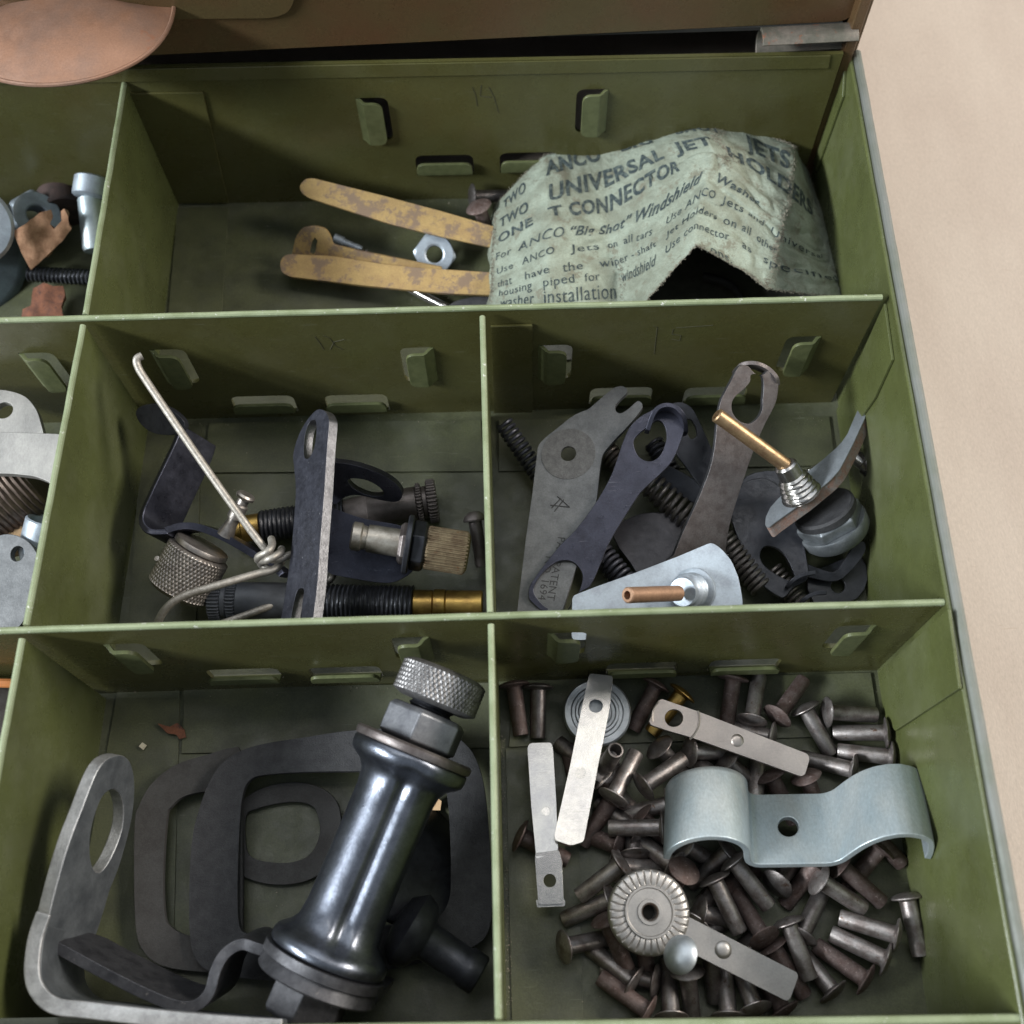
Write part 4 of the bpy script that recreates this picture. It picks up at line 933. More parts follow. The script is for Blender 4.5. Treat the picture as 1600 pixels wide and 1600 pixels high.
# thick grey plate with rusty edge, brass tube and nut, leaning on the right wall
zb = thing('rust_edged_nozzle_plate', 'thick bent grey plate with rust brown edge and brass tube by the right wall', 'bracket', at(1290, 780, 0))
n_ = Vector((-.50, .52, .69)).normalized()
base = at(1252, 772, 23)
p1_ = PN(base, n_)
ZG = M('zinc_grey_face', (.30, .33, .36), (.24, .26, .28), .42, .5, .25, bump=.3, bsc=4, spots=(.42, .43, .44), ssc=.9, sth=.66, stretch=(1, .3, 1), fine=.25)
fa, fb = z5((905, 575), (985, 690))
low = z5((517, 1000), (520, 955), (545, 900), (590, 850), (640, 805), (760, 695), (830, 640), (905, 575), (985, 690), (950, 745), (880, 800), (780, 868), (640, 962), (565, 1020), (528, 1030))
def two_tone(pl, out, t, r, parent, name):
    MB().pplate(out, [], pl.lift(-.25), t - .25, r=r).build(name, RUSTE, parent, .3)
    MB().pplate(out, [], pl, .28, r=r).build(name.replace('core', 'face'), ZG, parent, .08)
full = z5((517, 1000), (520, 955), (545, 900), (590, 850), (640, 805), (760, 695), (830, 640), (905, 575), (940, 540), (975, 490), (1000, 430), (1035, 350), (1060, 300), (1080, 282), (1096, 290), (1088, 350), (1070, 405), (1040, 470), (1008, 540), (972, 610), (930, 690), (880, 745), (740, 860), (570, 982), (535, 1012))
two_tone(p1_, full, 3.6, .8, zb, 'plate_core')
fA = p1_.pt(*p1_.px(fa[0], fa[1])); fB = p1_.pt(*p1_.px(fb[0], fb[1]))
n2 = Vector((-.78, .28, .56)).normalized(); ax = (fB - fA).normalized(); n2 = (n2 - ax * n2.dot(ax)).normalized()
q = Plane.__new__(Plane); q.o = fA; q.ez = n2; q.ex = ax; q.ey = n2.cross(ax)
up = z5((905, 575), (940, 540), (975, 490), (1000, 430), (1035, 350), (1062, 298), (1080, 282), (1098, 286), (1102, 310), (1092, 350), (1070, 440), (1035, 530), (1000, 610), (985, 690))
e_ = p1_.ez
L_([(0, -.4)] + [(5.2 - .055 * i, i * .22) for i in range(27)] + [(3.1, 6.2), (2.9, 9.4), (2.4, 9.9), (0, 9.9)], base + e_ * 0, base + e_ * 9, 48, lambda a, h, r: thread_fn(1.25, .65)(a, h, r) if 0 < h < 5.9 else r).build('threaded_stub', STEELB, zb)
T0 = base + e_ * 9.5; T1 = at(1119, 648, 40)
L = (T1 - T0).length
L_([(0, 0), (1.8, 0), (1.8, L - .3), (1.5, L), (1.1, L), (1.0, L - 2), (0, L - 2)], T0, T1, 28).build('brass_tube', BRASSD, zb)
N0 = at(1285, 792, 16.5)
L_([(0, 0), (7.6, 0), (8.2, .6), (8.2, 2.2), (0, 2.2)], N0 , N0 - e_ * 9, 48).build('rubber_washer', RUBBER, zb)
L_([(0, 2.2), (8.0, 2.2), (8.9, 2.9), (8.9, 5.4), (8.6, 5.8), (0, 5.8)], N0, N0 - e_ * 9, 6).build('hex_nut', GREYST, zb, .4)
L_([(0, 5.6), (8.9, 5.6), (9.2, 6.2), (9.0, 8.8), (8.2, 10.0), (6, 10.4), (0, 10.4)], N0, N0 - e_ * 9, 56).build('round_cap', GREYST, zb)
o = L_([(0, 0)] + [(4.4, .3 + .2 * i) for i in range(20)] + [(4, 4.5), (0, 4.5)], at(1284, 722, 12), at(1300, 760, 9), 120, knurl_fn(26, 1.6, .35)).build('knurled_button', STEELB)
tag(o, 'small knurled steel button peeking out behind the rust edged plate', 'button')
# solid shape standing in for the nut's reflection in the side wall
o = L_([(0, 0), (1.6, .15), (2.6, .8), (3.1, 1.9), (3.1, 4.4), (2.4, 5), (2.2, 9), (0, 9)], at(1376, 742, 14), at(1358, 728, 13), 28).build('steel_plug', STEELB)
tag(o, 'round steel shape standing in for the nut reflection on the right wall', 'reflection')

# ================================================================== FRONT LEFT COMPARTMENT
def z6(*P): return zz(P, 0, 960, 2.5)
def z7(*P): return zz(P, 150, 1000, 2.4615)
# flat gaskets (lowest first)
def gasket(name, label, out, hole, pl, t, mat, wav=0):
    o2 = [tuple(p) for p in spline([pl.px(*p) for p in out], 5, True)]; h2 = [tuple(p) for p in spline([pl.px(*p) for p in hole], 5, True)]
    fn = (lambda x, y: wav * noise.noise(Vector((x * .06, y * .06, 2)))) if wav else None
    o = MB().plate(o2, [h2], pl, t, 3 if wav else 0, fn).build(name, mat, None, .2); return tag(o, label, 'gasket')
pl = P3((400, 1300, 2.2), (500, 1300, 2.2), (400, 1380, 2.2))
gasket('oval_gasket', 'small grey oval ring gasket seen through the opening of the black gasket', [(370, 1262), (392, 1240), (425, 1226), (465, 1222), (500, 1230), (525, 1250), (533, 1285), (522, 1330), (500, 1365), (460, 1381), (410, 1380), (370, 1360), (355, 1310)],
       [(384, 1275), (400, 1264), (430, 1256), (462, 1253), (485, 1258), (495, 1270), (500, 1300), (488, 1330), (465, 1345), (430, 1348), (395, 1340), (384, 1320)], pl, 1.0, RUBBERG, .2)
pl = P3((230, 1300, 5.0), (300, 1500, 4.5), (400, 1180, 5.6))
gasket('grey_gasket', 'flat grey rounded square gasket, leftmost and partly under the black gasket',
       z7((150, 690), (165, 640), (200, 570), (260, 510), (330, 470), (430, 440), (520, 415), (556, 440), (562, 700), (560, 1200), (520, 1275), (400, 1275), (290, 1262), (220, 1235), (170, 1175), (152, 1090), (146, 900)),
       z7((272, 680), (290, 640), (330, 605), (400, 585), (440, 590), (456, 640), (460, 850), (456, 1090), (430, 1140), (350, 1135), (290, 1105), (265, 1060), (258, 900)), pl, 1.6, RUBBERG)
pl = P3((330, 1300, 8.5), (400, 1500, 7), (560, 1160, 9.5))
gasket('black_gasket', 'large black rubber gasket lying under the glossy black post',
       z7((372, 760), (395, 660), (430, 560), (470, 490), (530, 440), (620, 405), (800, 375), (960, 350), (1150, 340), (1330, 350), (1420, 400), (1470, 480), (1500, 620), (1520, 900), (1515, 1100), (1450, 1180), (1300, 1230), (1000, 1290), (700, 1310), (500, 1290), (400, 1250), (362, 1150), (358, 940)),
       z7((565, 590), (590, 540), (640, 520), (760, 510), (900, 505), (1100, 505), (1270, 510), (1330, 540), (1355, 640), (1365, 900), (1350, 1020), (1280, 1070), (1000, 1110), (700, 1140), (580, 1130), (548, 1080), (545, 900), (552, 700)), pl, 1.8, RUBBER, .5)
# big grey U strap bracket standing on edge
ub = thing('u_strap_bracket', 'large grey steel strap bracket with a round hole, standing on edge at the front left', 'bracket', at(130, 1420, 0))
A = at(128, 1240, 38); B = at(48, 1490, 36)
pl = Plane(A, B, at(178, 1365, 13))
out = z6((322, 760), (348, 690), (380, 615), (412, 572), (450, 553), (490, 555), (515, 590), (527, 660), (522, 760), (500, 870), (465, 990), (430, 1080), (400, 1180), (360, 1270), (250, 1270), (165, 1290), (178, 1240), (222, 1060), (272, 890))
hole = z6((352, 900), (358, 840), (375, 775), (400, 715), (428, 688), (452, 686), (475, 712), (485, 765), (480, 830), (460, 895), (430, 960), (398, 1005), (372, 1003), (356, 960))
MB().pplate(out, [hole], pl, 3.0, sp=3).build('upright_leg', GREYST, ub, .5, side=EDGEST)
# the bright cut edge: path of the strap seen from above
EDG = spline([at(*z6((168, 1165))[0], 36.6), at(*z6((134, 1270))[0], 36), at(*z6((122, 1400))[0], 36), at(*z6((150, 1480))[0], 36), at(*z6((215, 1530))[0], 36), at(*z6((330, 1545))[0], 36), at(*z6((600, 1576))[0], 36), at(*z6((900, 1602))[0], 36), at(*z6((1100, 1614))[0], 36)], 6)
MB().ribbon(EDG, (0, 0, -1.0), 3.2).build('cut_edge', EDGEST, ub, .35)
low_ = [p + Vector((0, 0, -1.1)) for p in EDG[3:]]
MB().ribbon(low_, (0, 0, -24), 3.0).build('bent_leg', GREYST, ub, .4)
# stepped strap of the post
ps = thing('glossy_post', 'glossy black enamelled post with hex nuts, knurled thumb nut and stepped strap', 'post', at(560, 1360, 0))
SP = spline([at(*z6((178, 1290))[0], 27), at(*z6((230, 1308))[0], 27), at(*z6((400, 1400))[0], 26), at(*z6((560, 1480))[0], 25), at(*z6((680, 1528))[0], 25), at(*z6((760, 1530))[0], 25), at(*z6((815, 1480))[0], 25.5), at(*z6((842, 1390))[0], 26), at(*z6((880, 1325))[0], 26), at(*z6((940, 1290))[0], 26), at(400, 1482, 26), at(450, 1500, 25), at(520, 1530, 24), at(590, 1562, 23)], 6)
STRAP = M('worn_black_strap', (.085, .085, .092), (.05, .05, .056), .38, .65, .35, r2=.55, bump=.4, bsc=4, spots=(.26, .24, .22), ssc=.8, sth=.63, fine=.25)
MB().ribbon(SP, (1.5, 3.2, -14), 2.4, taper=lambda k: 1 if k > .1 else .5 + 5 * k).build('stepped_strap', STRAP, ps, .5)
T = at(648, 1168, 33); B = at(507, 1506, 25); d = T - B; Lp = d.length; d.normalize()
xr = Vector((1, .4, 0))
def lobes(a, h, r):
    # two pressed shells joined by seams front and back
    k = min(1, max(0, (h - 3) / 5)) * min(1, max(0, (Lp - 3 - h) / 5))
    return r * (1 - .20 * k * math.exp(-((((a - SE + PI) % (2 * PI)) - PI) / .20) ** 2) + .02 * k * math.cos(2 * a))
SE = PI / 2
prof = [(0, 1.2), (12.3, 1.2), (12.8, 1.8), (12.8, 3.2), (12.3, 4.2), (11.6, 4.8), (10.2, 5.8), (9.0, 7.4), (8.5, 11)]
n_ = 14
prof += [(8.5 - .1 * math.sin(PI * i / n_), 12 + (Lp - 24) * i / n_) for i in range(1, n_)]
prof += [(8.5, Lp - 11), (9.0, Lp - 8), (10.2, Lp - 6.3), (12, Lp - 5.2), (12.9, Lp - 4.4), (13.2, Lp - 3.2), (13.2, Lp - 2), (12.7, Lp - 1.4), (0, Lp - 1.4)]
# lobe angle: put the groove toward the camera
vv = d.cross((xr - d * xr.dot(d)).normalized()); uu = (xr - d * xr.dot(d)).normalized(); cdir = (Vector(CAM) - B).normalized()
SE = math.atan2(cdir.dot(vv), cdir.dot(uu)) + .12
L_(prof, B, T, 96, lobes, ).build('post_tube', GLOSS, ps) if False else MB().lathe(prof, B, T, 160, lobes, x=xr).build('post_tube', GLOSS, ps, ang=60)
D = lambda h: B + d * h
L_([(0, -1.4), (12.6, -1.4), (13.4, -1), (13.4, 1.0), (0, 1.2)], B, T, 56).build('lower_washer', STRAP, ps)
L_([(0, -4.2), (12.9, -4.2), (13.2, -3.8), (12.4, -1.4), (0, -1.4)], B, T, 56).build('lower_plate', STRAP, ps)
L_([(0, -12.5), (5, -12.5), (8.0, -11.8), (8.6, -10.8), (8.6, -5), (0, -4.2)], B, T, 6).build('lower_hex_nut', STRAP, ps, .4)
L_([(0, Lp - 1.5), (13.2, Lp - 1.5), (13.5, Lp - 1), (13.5, Lp), (13.0, Lp + .5), (0, Lp + .5)], B, T, 56).build('upper_washer', BROWNED, ps)
NUTM = M('dark_nut', (.20, .205, .22), (.14, .145, .16), .36, .7, .3, r2=.5, bump=.3, bsc=4, fine=.25)
L_([(0, Lp + .5), (8.2, Lp + .5), (9.5, Lp + 1.3), (9.5, Lp + 7.2), (8.4, Lp + 8.2), (0, Lp + 8.2)], B, T, 6).build('upper_hex_nut', NUTM, ps, .4)
L_([(0, Lp + 8)] + [(5.2, Lp + 8.2 + .2 * i) for i in range(36)] + [(0, Lp + 15.4)], B, T, 48, thread_fn(1.3, .7)).build('threaded_stud', BLACK, ps)
K0 = Lp + 9.8
L_([(0, K0), (7.6, K0), (9.2, K0 + .6)] + [(9.8, K0 + .9 + i * .12) for i in range(54)] + [(9.2, K0 + 7.8), (8, K0 + 8.3), (0, K0 + 8.4)], B, T, 360, lambda a, h, r: knurl_fn(56, 2.0, .26)(a, h, r) if abs(r - 9.8) < .01 else r).build('knurled_thumb_nut', M('grey_knurl', (.23, .225, .225), (.14, .135, .135), .36, .75, .5, bump=.2, fine=.3), ps)
# side outlet and its ball
A = at(640, 1452, 14); B2 = at(758, 1530, 12)
L_([(0, -4), (6, -3), (8.5, 0), (7.5, 3), (4.6, 4.5), (4.2, 5), (3.9, 14), (4.4, 14.6), (4.4, 18), (4.0, 18.4), (2.6, 18.4), (2.5, 15), (0, 15)], A, B2, 40).build('side_outlet', BLACK, ps, ang=50)
o = L_([(0, 0), (14, 0), (15, .8), (15, 2.4), (14, 3.2), (6, 3.8), (0, 3.8)], at(634, 1350, 5), at(655, 1330, 12), 48).build('black_disc', BLACK)
tag(o, 'black round disc hidden in the shade beneath the glossy post', 'disc')
# flakes
lump('rust_flake', RUST, [(246, 1130), (256, 1133), (266, 1136), (278, 1130), (288, 1140), (290, 1152), (280, 1155), (276, 1148), (262, 1146), (254, 1138)], P3((250, 1130, 1.6), (290, 1150, 1.9), (250, 1150, 1.4)), .5, .4, 'reddish brown rust flake on the floor left of the gaskets', 'flake')
lump('pale_crumb', M('crumb', (.6, .55, .42), rough=.9), [(217, 1166), (222, 1160), (228, 1164), (223, 1171)], P3((217, 1160, 1.5), (228, 1160, 1.8), (217, 1170, 1.5)), .5, .1, 'tiny pale crumb on the floor below the rust flake', 'crumb')
lump('cork_crumb', TAN, [(672, 1250), (680, 1244), (690, 1252), (688, 1266), (676, 1266)], P3((672, 1250, 2), (690, 1250, 2.2), (680, 1270, 2)), .6, .2, 'tan crumb beside the glossy post near the long divider', 'crumb')

# ================================================================== FRONT RIGHT COMPARTMENT
# (head px, tail px, kind 0 grey / 1 rusty / 2 brass, lift, tail up?, words)
RV = [
((803, 1070), (815, 1154), 1, 0, -1, 'rusty rivet hanging head up in the back left corner, against the long divider'),
((841, 1074), (840, 1158), 0, 0, -1, 'grey rivet, second from the long divider, standing beside the rusty corner one'),
((1025, 1070), (987, 1142), 1, 1, -1, 'rust brown rivet between the round disc and the pinkish strip'),
((1066, 1083), (1012, 1152), 2, 2, -1, 'brassy rivet partly under the pinkish drilled strip'),
((945, 1200), (962, 1172), 0, 3, 1, 'rivet pointing its hollow end at the viewer, right of the long bright strip'),
((958, 1246), (996, 1172), 0, 5, -1, 'dark grey rivet slanting up right, its head over a rusty rivet'),
((1005, 1229), (1072, 1182), 0, 6, -1, 'clean grey rivet slanting up right, just above left of the blue clip'),
((1030, 1167), (1066, 1210), 0, 3, -1, 'rivet with its head on edge, below the holed end of the pinkish strip'),
((1078, 1174), (1150, 1176), 0, 2, -1, 'rivet lying level under the middle of the pinkish strip'),
((930, 1212), (876, 1163), 0, 0, -1, 'rivet whose hollow end shows left of the long bright strip'),
((955, 1250), (913, 1314), 1, 1, -1, 'long rusty rivet beside the lower end of the long bright strip'),
((941, 1216), (985, 1262), 0, 1, -1, 'rivet with a bright head edge, just right of the long strip\'s dimple'),
((1046, 1256), (978, 1272), 0, 1, -1, 'dark rivet leading level into the left mouth of the blue clip'),
((1035, 1293), (942, 1294), 0, 4, -1, 'grey rivet lying level, its head at the left edge of the blue clip'),
((1000, 1300), (948, 1264), 0, 0, -1, 'rivet stub showing above the level rivet left of the clip'),
((813, 1306), (887, 1344), 1, 0, -1, 'rivet crossing under the short bright strip, its head at the left'),
((966, 1322), (921, 1306), 1, 0, -1, 'rusty rivet lying low between the two bright strips and the serrated disc'),
((991, 1336), (986, 1290), 0, 0, -1, 'rivet standing on its head below the level grey rivet'),
((1054, 1354), (1000, 1314), 0, 2, -1, 'dark rivet slanting down to the left foot of the blue clip'),
((1069, 1360), (1040, 1400), 1, 6, -1, 'rivet with a rust red round head facing up, under the clip\'s left foot'),
((972, 1350), (904, 1401), 0, 5, -1, 'dark rivet touching the upper left edge of the serrated disc'),
((962, 1352), (1030, 1356), 0, 1, -1, 'rivet lying level just above the serrated disc'),
((956, 1405), (891, 1433), 0, 2, -1, 'rivet poking out left of the serrated disc, second lowest there'),
((881, 1480), (946, 1466), 0, 2, -1, 'leftmost loose rivet, its dark head facing the open floor'),
((948, 1436), (980, 1516), 1, 4, -1, 'purplish scaled rivet running down from the serrated disc'),
((990, 1535), (936, 1492), 0, 0, -1, 'rivet end showing under the purplish scaled rivet'),
((1000, 1450), (1012, 1520), 1, 1, -1, 'rivet with a broken hollow end below the serrated disc'),
((1012, 1580), (934, 1524), 1, 1, -1, 'rust brown rivet at the bottom left of the heap'),
((1024, 1534), (975, 1522), 0, 0, -1, 'rivet head seen on edge above the bottom left rusty rivet'),
((1049, 1590), (1043, 1506), 0, 2, -1, 'upright rivet with its head down at the front edge, left of the dome screw'),
((1074, 1518), (1083, 1600), 0, 4, -1, 'grey rivet hanging straight down from beneath the silver dome head'),
((1108, 1478), (1118, 1562), 0, 3, -1, 'rivet with a hollow lower end, just right of the dome screw'),
((1138, 1588), (1131, 1505), 0, 1, -1, 'upright rivet head down at the front, second right of the dome screw'),
((1180, 1577), (1152, 1505), 0, 2, -1, 'bright flanked rivet head down below the plated strip with the boss'),
((1224, 1580), (1186, 1520), 1, 0, -1, 'rusty rivet at the front under the tip of the bossed strip'),
((1116, 1374), (1156, 1458), 0, 4, -1, 'clean rivet slanting down right, next to the serrated disc'),
((1146, 1345), (1204, 1420), 0, 4, -1, 'rivet slanting down right from under the middle of the clip'),
((1194, 1466), (1150, 1394), 1, 4, -1, 'rusty rivet whose broad round head faces the viewer'),
((1085, 1442), (1107, 1402), 0, 0, -1, 'rivet stub standing right beside the serrated disc'),
((1092, 1425), (1150, 1440), 0, 1, -1, 'rivet lying level, its head touching the serrated disc\'s right edge'),
((1214, 1381), (1245, 1340), 0, 2, -1, 'rivet with dark round head, just below the clip\'s flat middle'),
((1275, 1348), (1240, 1396), 1, 2, -1, 'rusty rivet slanting down left under the clip\'s flat middle'),
((1279, 1374), (1350, 1420), 0, 4, -1, 'olive grey rivet slanting down right, below the clip\'s flat middle'),
((1312, 1352), (1379, 1411), 1, 3, -1, 'dark rusty rivet reaching out below the right arch of the clip'),
((1375, 1325), (1345, 1362), 1, 0, -1, 'rivet end inside the right arch of the blue clip'),
((1252, 1462), (1287, 1388), 0, 1, -1, 'rivet slanting up right at the centre of the front heap'),
((1231, 1441), (1267, 1534), 0, 3, -1, 'long rivet slanting down right, its head on edge beside the big round head'),
((1401, 1461), (1311, 1433), 0, 3, -1, 'grey rivet lying nearly level, uppermost of the parallel pair at right'),
((1384, 1499), (1292, 1455), 0, 2, -1, 'grey rivet lying nearly level, lower of the parallel pair at right'),
((1353, 1531), (1274, 1476), 1, 1, -1, 'rust coloured rivet lying under the parallel pair at right'),
((1302, 1550), (1258, 1496), 0, 0, -1, 'rivet with a bright head rim, lowest right of the heap'),
((1417, 1402), (1439, 1497), 0, 1, -1, 'rivet standing apart at the far right, next to the right wall'),
((1207, 1478), (1250, 1545), 1, 0, -1, 'rust stained rivet end beneath the long slanting rivet'),
((1146, 1060), (1136, 1128), 1, 1, -1, 'purplish rusty rivet hanging at the back wall above the pinkish strip'),
((1174, 1126), (1187, 1054), 0, 1, -1, 'grey rivet with its head toward the viewer, right of the purplish one'),
((1215, 1119), (1257, 1060), 1, 1, -1, 'rust headed rivet slanting up right near the back wall'),
((1258, 1107), (1298, 1178), 0, 1, -1, 'brown grey rivet slanting down right, third from the right wall at the back'),
((1292, 1113), (1377, 1117), 0, 1, -1, 'topmost of the three level rivets stacked by the right wall'),
((1385, 1145), (1300, 1145), 0, 1, -1, 'middle of the three level rivets stacked by the right wall'),
((1393, 1183), (1308, 1173), 0, 1, -1, 'lowest of the three level rivets stacked by the right wall'),
((1333, 1203), (1262, 1186), 0, 1, -1, 'rivet leading right from the tip of the pinkish strip'),
((1259, 1214), (1278, 1260), 1, 2, -1, 'rivet with its head on edge right behind the clip\'s flat middle'),
((1180, 1252), (1184, 1196), 0, 0, -1, 'rivet with its blunt end showing between clip and pinkish strip'),
((1204, 1212), (1230, 1262), 1, 1, -1, 'rusty rivet lying behind the clip, right of the upright hollow one'),
((1135, 1188), (1166, 1215), 0, 1, -1, 'rivet half hidden behind the left arch of the clip'),
((1128, 1222), (1090, 1192), 0, 1, -1, 'rivet end just behind the top of the clip\'s left arch'),
((1206, 1152), (1155, 1140), 0, 0, -1, 'rivet whose thin head rim shows above the pinkish strip\'s tip'),
((1120, 1395), (1150, 1378), 1, 0, -1, 'small rusty end between the slanting rivets below the clip'),
((1070, 1320), (1110, 1345), 0, 1, -1, 'dark rivet in the shadow inside the left arch of the clip'),
((1140, 1330), (1090, 1372), 0, 2, -1, 'dark rivet with a broad head edge under the clip\'s left arch'),
((1350, 1290), (1390, 1330), 1, 0, -1, 'rusty rivet in shadow inside the clip\'s right arch'),
((1000, 1275), (1040, 1310), 1, 0, -1, 'rusty rivet deep in the heap left of the clip'),
((1100, 1260), (1150, 1300), 0, 0, -1, 'rivet under the left arch of the clip, hidden but for its head'),
((1060, 1480), (1110, 1452), 0, 0, -1, 'dark rivet beneath the joint of the serrated disc and its strip'),
((1160, 1480), (1200, 1510), 0, 0, -1, 'dark rivet beneath the bossed strip near its boss'),
((1245, 1330), (1190, 1310), 0, 0, -1, 'rivet under the flat middle of the blue clip'),
((905, 1240), (890, 1180), 1, 0, -1, 'rusty rivet under the long bright strip'),
]
for h, t, k, lv, sg, lb in RV: rivet(h, t, k, lb, lv, sg)

# silver dome screw
o = L_([(0, -2.0), (1.6, -1.8), (3.0, -1.1), (4.0, 0), (4.1, .4), (3.7, .7), (1.8, 1.0), (1.8, 3), (0, 3)], at(1062, 1491, 21), at(1100, 1506, 13), 40).build('dome_head_rivet', M('silver_dome', (.50, .54, .57), (.38, .42, .46), .38, .75, .3, bump=.1, fine=.1))
tag(o, 'bright silver dome headed rivet against the serrated disc\'s lower edge', 'rivet')

# drilled strips
def ring_step(pl, u, v, r, parent, mat, a0, a1, w=.35):
    cx, cy_ = pl.px(u, v); P = [pl.pt(cx + r * math.cos(a0 + (a1 - a0) * i / 20), cy_ + r * math.sin(a0 + (a1 - a0) * i / 20), .02) for i in range(21)]
    MB().tube(P, w, 6).build('stepped_edge', mat, parent)
def boss(pl, u, v, r, h, parent, mat, name='boss'):
    c = pl.pt(*pl.px(u, v)); L_([(0, h), (r * .5, h * .95), (r * .85, h * .6), (r, 0), (r, -.3)], c, c + pl.ez, 32).build(name, mat, parent)
def dimple(pl, u, v, r):
    x, y = pl.px(u, v); return circ(x, y, r, 24)
def dim_floor(pl, u, v, r, parent, mat, dep=.45):
    x_, y_ = pl.px(u, v); c = pl.pt(x_, y_, .0011 * x_ * x_ if 'steel' in mat.name else 0); MB().lathe([(0, -dep), (r * .55, -dep * .9), (r * 1.02, -.02)], c, c + pl.ez, 24).build('dimple', mat, parent, ang=80)
s1 = thing('drilled_strip', 'short bright steel strip with a hole at its lower end, nearest the long divider', 'strip', at(850, 1290, 0))
pl = P3((845, 1180, 7), (858, 1330, 8.5), (870, 1180, 7))
MB().pplate([(824, 1168), (828, 1161), (861, 1160), (864, 1168), (869, 1250), (872, 1330), (838, 1344), (830, 1260)], [dimple(pl, 853, 1268, 1.25)] and [[(853 + 7 * math.cos(a * PI / 8), 1268 + 7 * math.sin(a * PI / 8)) for a in range(16)]], pl, 1.7, r=.6, grid=2, fn=lambda x, y: .0018 * x * x).build('strip', STEELB, s1, .2)
dim_floor(pl, 853, 1268, 1.2, s1, STEELB)
pl2 = P3((838, 1340, 9.6), (860, 1412, 9.3), (875, 1335, 9.6))
MB().pplate([(836, 1333), (873, 1328), (878, 1345), (881, 1412), (841, 1414), (836, 1345)], [[(859 + 10 * math.cos(a * PI / 12), 1376 + 10.5 * math.sin(a * PI / 12)) for a in range(24)]], pl2, 1.5, r=.5).build('holed_end', STEELB, s1, .25)
MB().pplate([(837, 1406), (883, 1405), (883, 1416), (839, 1418)], [], pl2.lift(-1.0), 1.4, r=.4).build('turned_lip', STEELB, s1, .2)
s2 = thing('drilled_strip', 'long bright steel strip over a round disc, its top end at the back wall', 'strip', at(910, 1190, 0))
pl = P3((935, 1080, 10.5), (900, 1300, 9.8), (955, 1080, 10.6))
MB().pplate([(921, 1052), (958, 1056), (952, 1110), (934, 1200), (912, 1316), (892, 1322), (868, 1314), (866, 1306), (890, 1200), (908, 1110)], [[(931 + 11 * math.cos(a * PI / 12), 1103 + 10.5 * math.sin(a * PI / 12)) for a in range(24)], [(907 + 8 * math.cos(a * PI / 8), 1208 + 8 * math.sin(a * PI / 8)) for a in range(16)]], pl, 2.2, r=.8, grid=2.2, fn=lambda x, y: .0007 * x * abs(x)).build('strip', STEELB, s2, .25)
dim_floor(pl, 907, 1208, 1.3, s2, STEELB)
A = at(933, 1114, 7.2)
DSC = M('turned_disc', (.30, .32, .34), (.22, .235, .25), .32, .85, .3, bump=.15, fine=.2)
L_([(0, 1.2), (3.4, 1.2), (3.7, .8), (4.4, .8), (4.7, 1.3), (5.2, 1.3), (5.5, .7), (6.2, .7), (6.5, 1.0), (7.9, 1.0), (8.3, .6), (8.3, -.6), (0, -.6)], A, A + pl.ez, 72).build('round_disc', DSC, s2)
s3 = thing('drilled_strip', 'pinkish nickel strip with a hole at its left end, above the blue clip', 'strip', at(1140, 1150, 0))
pl = P3((1040, 1110, 12), (1255, 1200, 10), (1035, 1135, 11.5))
MB().pplate([(1027, 1096), (1034, 1092), (1060, 1101), (1092, 1112), (1262, 1178), (1265, 1186), (1258, 1210), (1252, 1213), (1080, 1152), (1045, 1142), (1018, 1133), (1014, 1128)], [[(1053 + 14.5 * math.cos(a * PI / 14), 1122 + 14 * math.sin(a * PI / 14)) for a in range(28)]], pl, 2.0, r=.6).build('strip', NICK, s3, .3)
boss(pl, 1152, 1157, 1.55, .35, s3, NICK)
cx, cy_ = pl.px(1053, 1122)
for rr, a0, a1 in ((6.1, -.62, .62),):
    q0 = math.atan2(pl.px(1262, 1195)[1] - cy_, pl.px(1262, 1195)[0] - cx); ring_step(pl, 1053, 1122, rr, s3, NICK, q0 + a0, q0 + a1, .3); ring_step(pl, 1053, 1122, 5.2, s3, NICK, q0 + PI - .5, q0 + PI + .5, .25)
s4 = thing('serrated_disc_lever', 'nickel strip with a serrated round disc and raised boss on the rivet heap', 'lever', at(1100, 1470, 0))
pl = P3((1013, 1425, 16), (1240, 1540, 12), (1060, 1370, 16))
MB().pplate([(1069, 1425), (1075, 1432), (1246, 1520), (1247, 1527), (1235, 1560), (1229, 1564), (1075, 1486), (1050, 1470)], [], pl, 2.0, r=.7).build('strip', NICKG, s4, .3)
boss(pl, 1130, 1484, 1.9, .6, s4, NICKG)
c = pl.pt(*pl.px(1013.5, 1425), .4)
def serr(a, h, r): return r
m = MB()
NSR = 31; n = NSR * 12; vs = []; fs = []
prof = [(1.6, -2.0), (1.6, .9), (2.0, 1.35), (2.7, 1.35), (2.8, 1.0), (4.9, .95), (5.1, 1.25), (5.5, 1.25), (5.65, .7), (6.0, .75), (6.6, .8), (7.4, .75), (8.2, .62), (8.8, .35), (9.1, -.1), (9.1, -1.1), (8.7, -1.4), (1.6, -2.0)]
u_ = pl.ex; v_ = pl.ey
for r, h in prof:
    for i in range(n):
        a = 2 * PI * i / n; hh = h
        if 5.9 < r < 8.7 and h > 0:
            t = (NSR * a / (2 * PI)) % 1; hh = h - .30 * max(0, 1 - abs(t - .5) * 6.5)
        vs.append(c + pl.ez * hh + (u_ * math.cos(a) + v_ * math.sin(a)) * r)
for j in range(len(prof) - 1):
    for i in range(n): k = (i + 1) % n; fs.append((j * n + i, j * n + k, (j + 1) * n + k, (j + 1) * n + i))
m.add(vs, fs); m.build('serrated_disc', NICKG, s4, ang=40)
_b = L_([(1.62, -1.8), (1.62, 1.2)], c, c + pl.ez, 32); _b.f = [f for f in _b.f if len(f) <= 4]; _b.build('bore', M('brown_bore', (.16, .085, .05), rough=.6, metal=.3), s4)
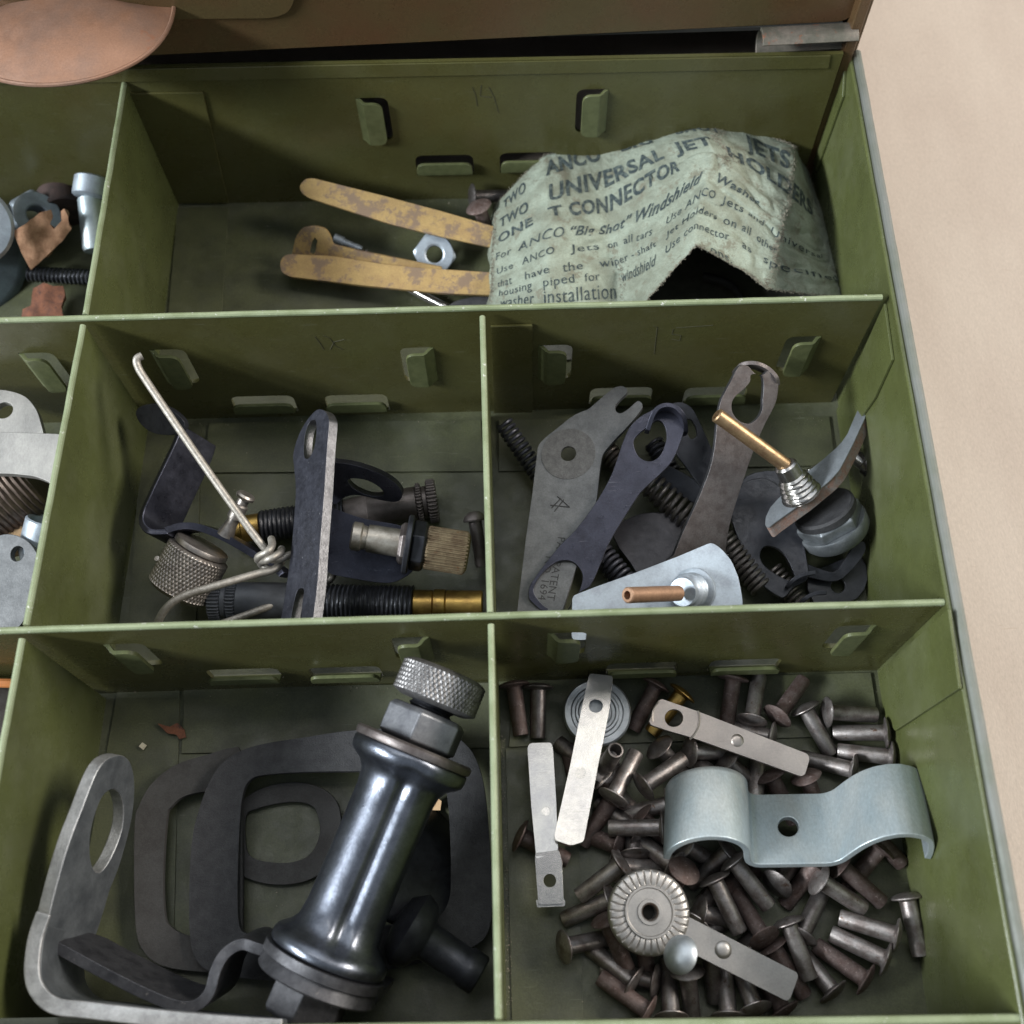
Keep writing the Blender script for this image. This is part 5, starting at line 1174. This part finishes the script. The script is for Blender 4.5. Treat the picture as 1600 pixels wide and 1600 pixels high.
L_([(0, -2.6), (4, -2.6), (4, -2.1), (0, -2.1)], c, c + pl.ez, 24).build('bore_shade_disc', DARK, s4)  # dark disc added below the bore to stand for its shade

# double pipe clip
ck = thing('double_pipe_clip', 'pale blue zinc double saddle pipe clip resting on the rivets by the right wall', 'clip', at(1240, 1290, 0))
F = at(1240, 1350, 17.5)      # front edge, centre of the flat
Bk = at(1232, 1240, 9.5)
wv = Bk - F
axx = (at(1395, 1352, 17.5) - at(1085, 1357, 17.5)).normalized()
upv = axx.cross(wv.normalized()).normalized()
if upv.z < 0: upv = -upv
R_ = 9.6
pf = []
def arc(cx, cy, r, a0, a1, n): return [(cx + r * math.cos(a0 + (a1 - a0) * i / n), cy + r * math.sin(a0 + (a1 - a0) * i / n)) for i in range(n + 1)]
pf += [(-29.3, -1.2)]
pf += arc(-19.6, -.8, R_, PI * .97, PI * .06, 26)
pf += [(-9.9, -1.5), (-9.5, -3.3), (-8.4, -4.4), (-7, -4.6), (-3, -4.6), (3, -4.6), (7, -4.6)]
pf += [(8.6, -4.3), (10.2, -3.0), (12.2, .8), (13.6, 3.2), (15.6, 5.6), (18, 7.4), (21, 8.5), (24, 8.5), (27, 7.3), (29.4, 5), (30.2, 2), (30.5, -1), (30.4, -3.6)]
base_ = F + upv * 4.6
path = [base_ + axx * x + upv * (-4.6 + (y + 4.6) * .84) for x, y in pf]
# sheet with a real hole: grid along the path and the width
def uvpt(i, j, off): return None
cum = [0]
for i in range(1, len(path)): cum.append(cum[-1] + (path[i] - path[i - 1]).length)
x0i = next(i for i, (x, y) in enumerate(pf) if x == -7); x1i = next(i for i, (x, y) in enumerate(pf) if x == 7)
ss = [cum[i] for i in range(len(path))]
Wd = wv.length; wn = wv.normalized()
def clip_pt(s_, w_, off):
    i = max(0, min(len(cum) - 2, next((k for k in range(len(cum) - 1) if cum[k + 1] >= s_), len(cum) - 2)))
    t = (s_ - cum[i]) / max(1e-6, cum[i + 1] - cum[i]); p = path[i].lerp(path[i + 1], t)
    t0 = (path[min(i + 1, len(path) - 1)] - path[max(i - 1, 0)]).normalized(); t1 = (path[min(i + 2, len(path) - 1)] - path[i]).normalized()
    tt = t0.lerp(t1, t).normalized(); nn = tt.cross(wn).normalized()
    if nn.dot(upv) < -.999: nn = -nn
    return p + wn * w_ + nn * off
sgn_ = 1
smid = (cum[x0i] + cum[x1i]) / 2 - .6
from mathutils.geometry import delaunay_2d_cdt as _cdt
pls = Plane(Vector((0, 0, 0)), Vector((1, 0, 0)), Vector((0, 1, 0)))
tmp = MB().plate([(0, 0), (cum[-1], 0), (cum[-1], Wd), (0, Wd)], [circ(smid, Wd * .52, 2.35, 24, 2.6)], pls, 1.5, 1.0)
nv = len(tmp.v) // 2
V = []
for i, p in enumerate(tmp.v):
    off = 0 if abs(p.z - tmp.v[0].z) < .5 else -1.5
    V.append((p.x, p.y, off))
test = clip_pt(smid, Wd / 2, 1) - clip_pt(smid, Wd / 2, 0)
sg = 1 if test.dot(upv) > 0 else -1
tmp.v = [clip_pt(x, y, sg * o_) for x, y, o_ in V]
tmp.build('saddle_band', ZBLUE, ck, .3, ang=60)
bpy.context.view_layer.update()
for o in list(bpy.data.objects):
    if 'og' in o: del o['og']
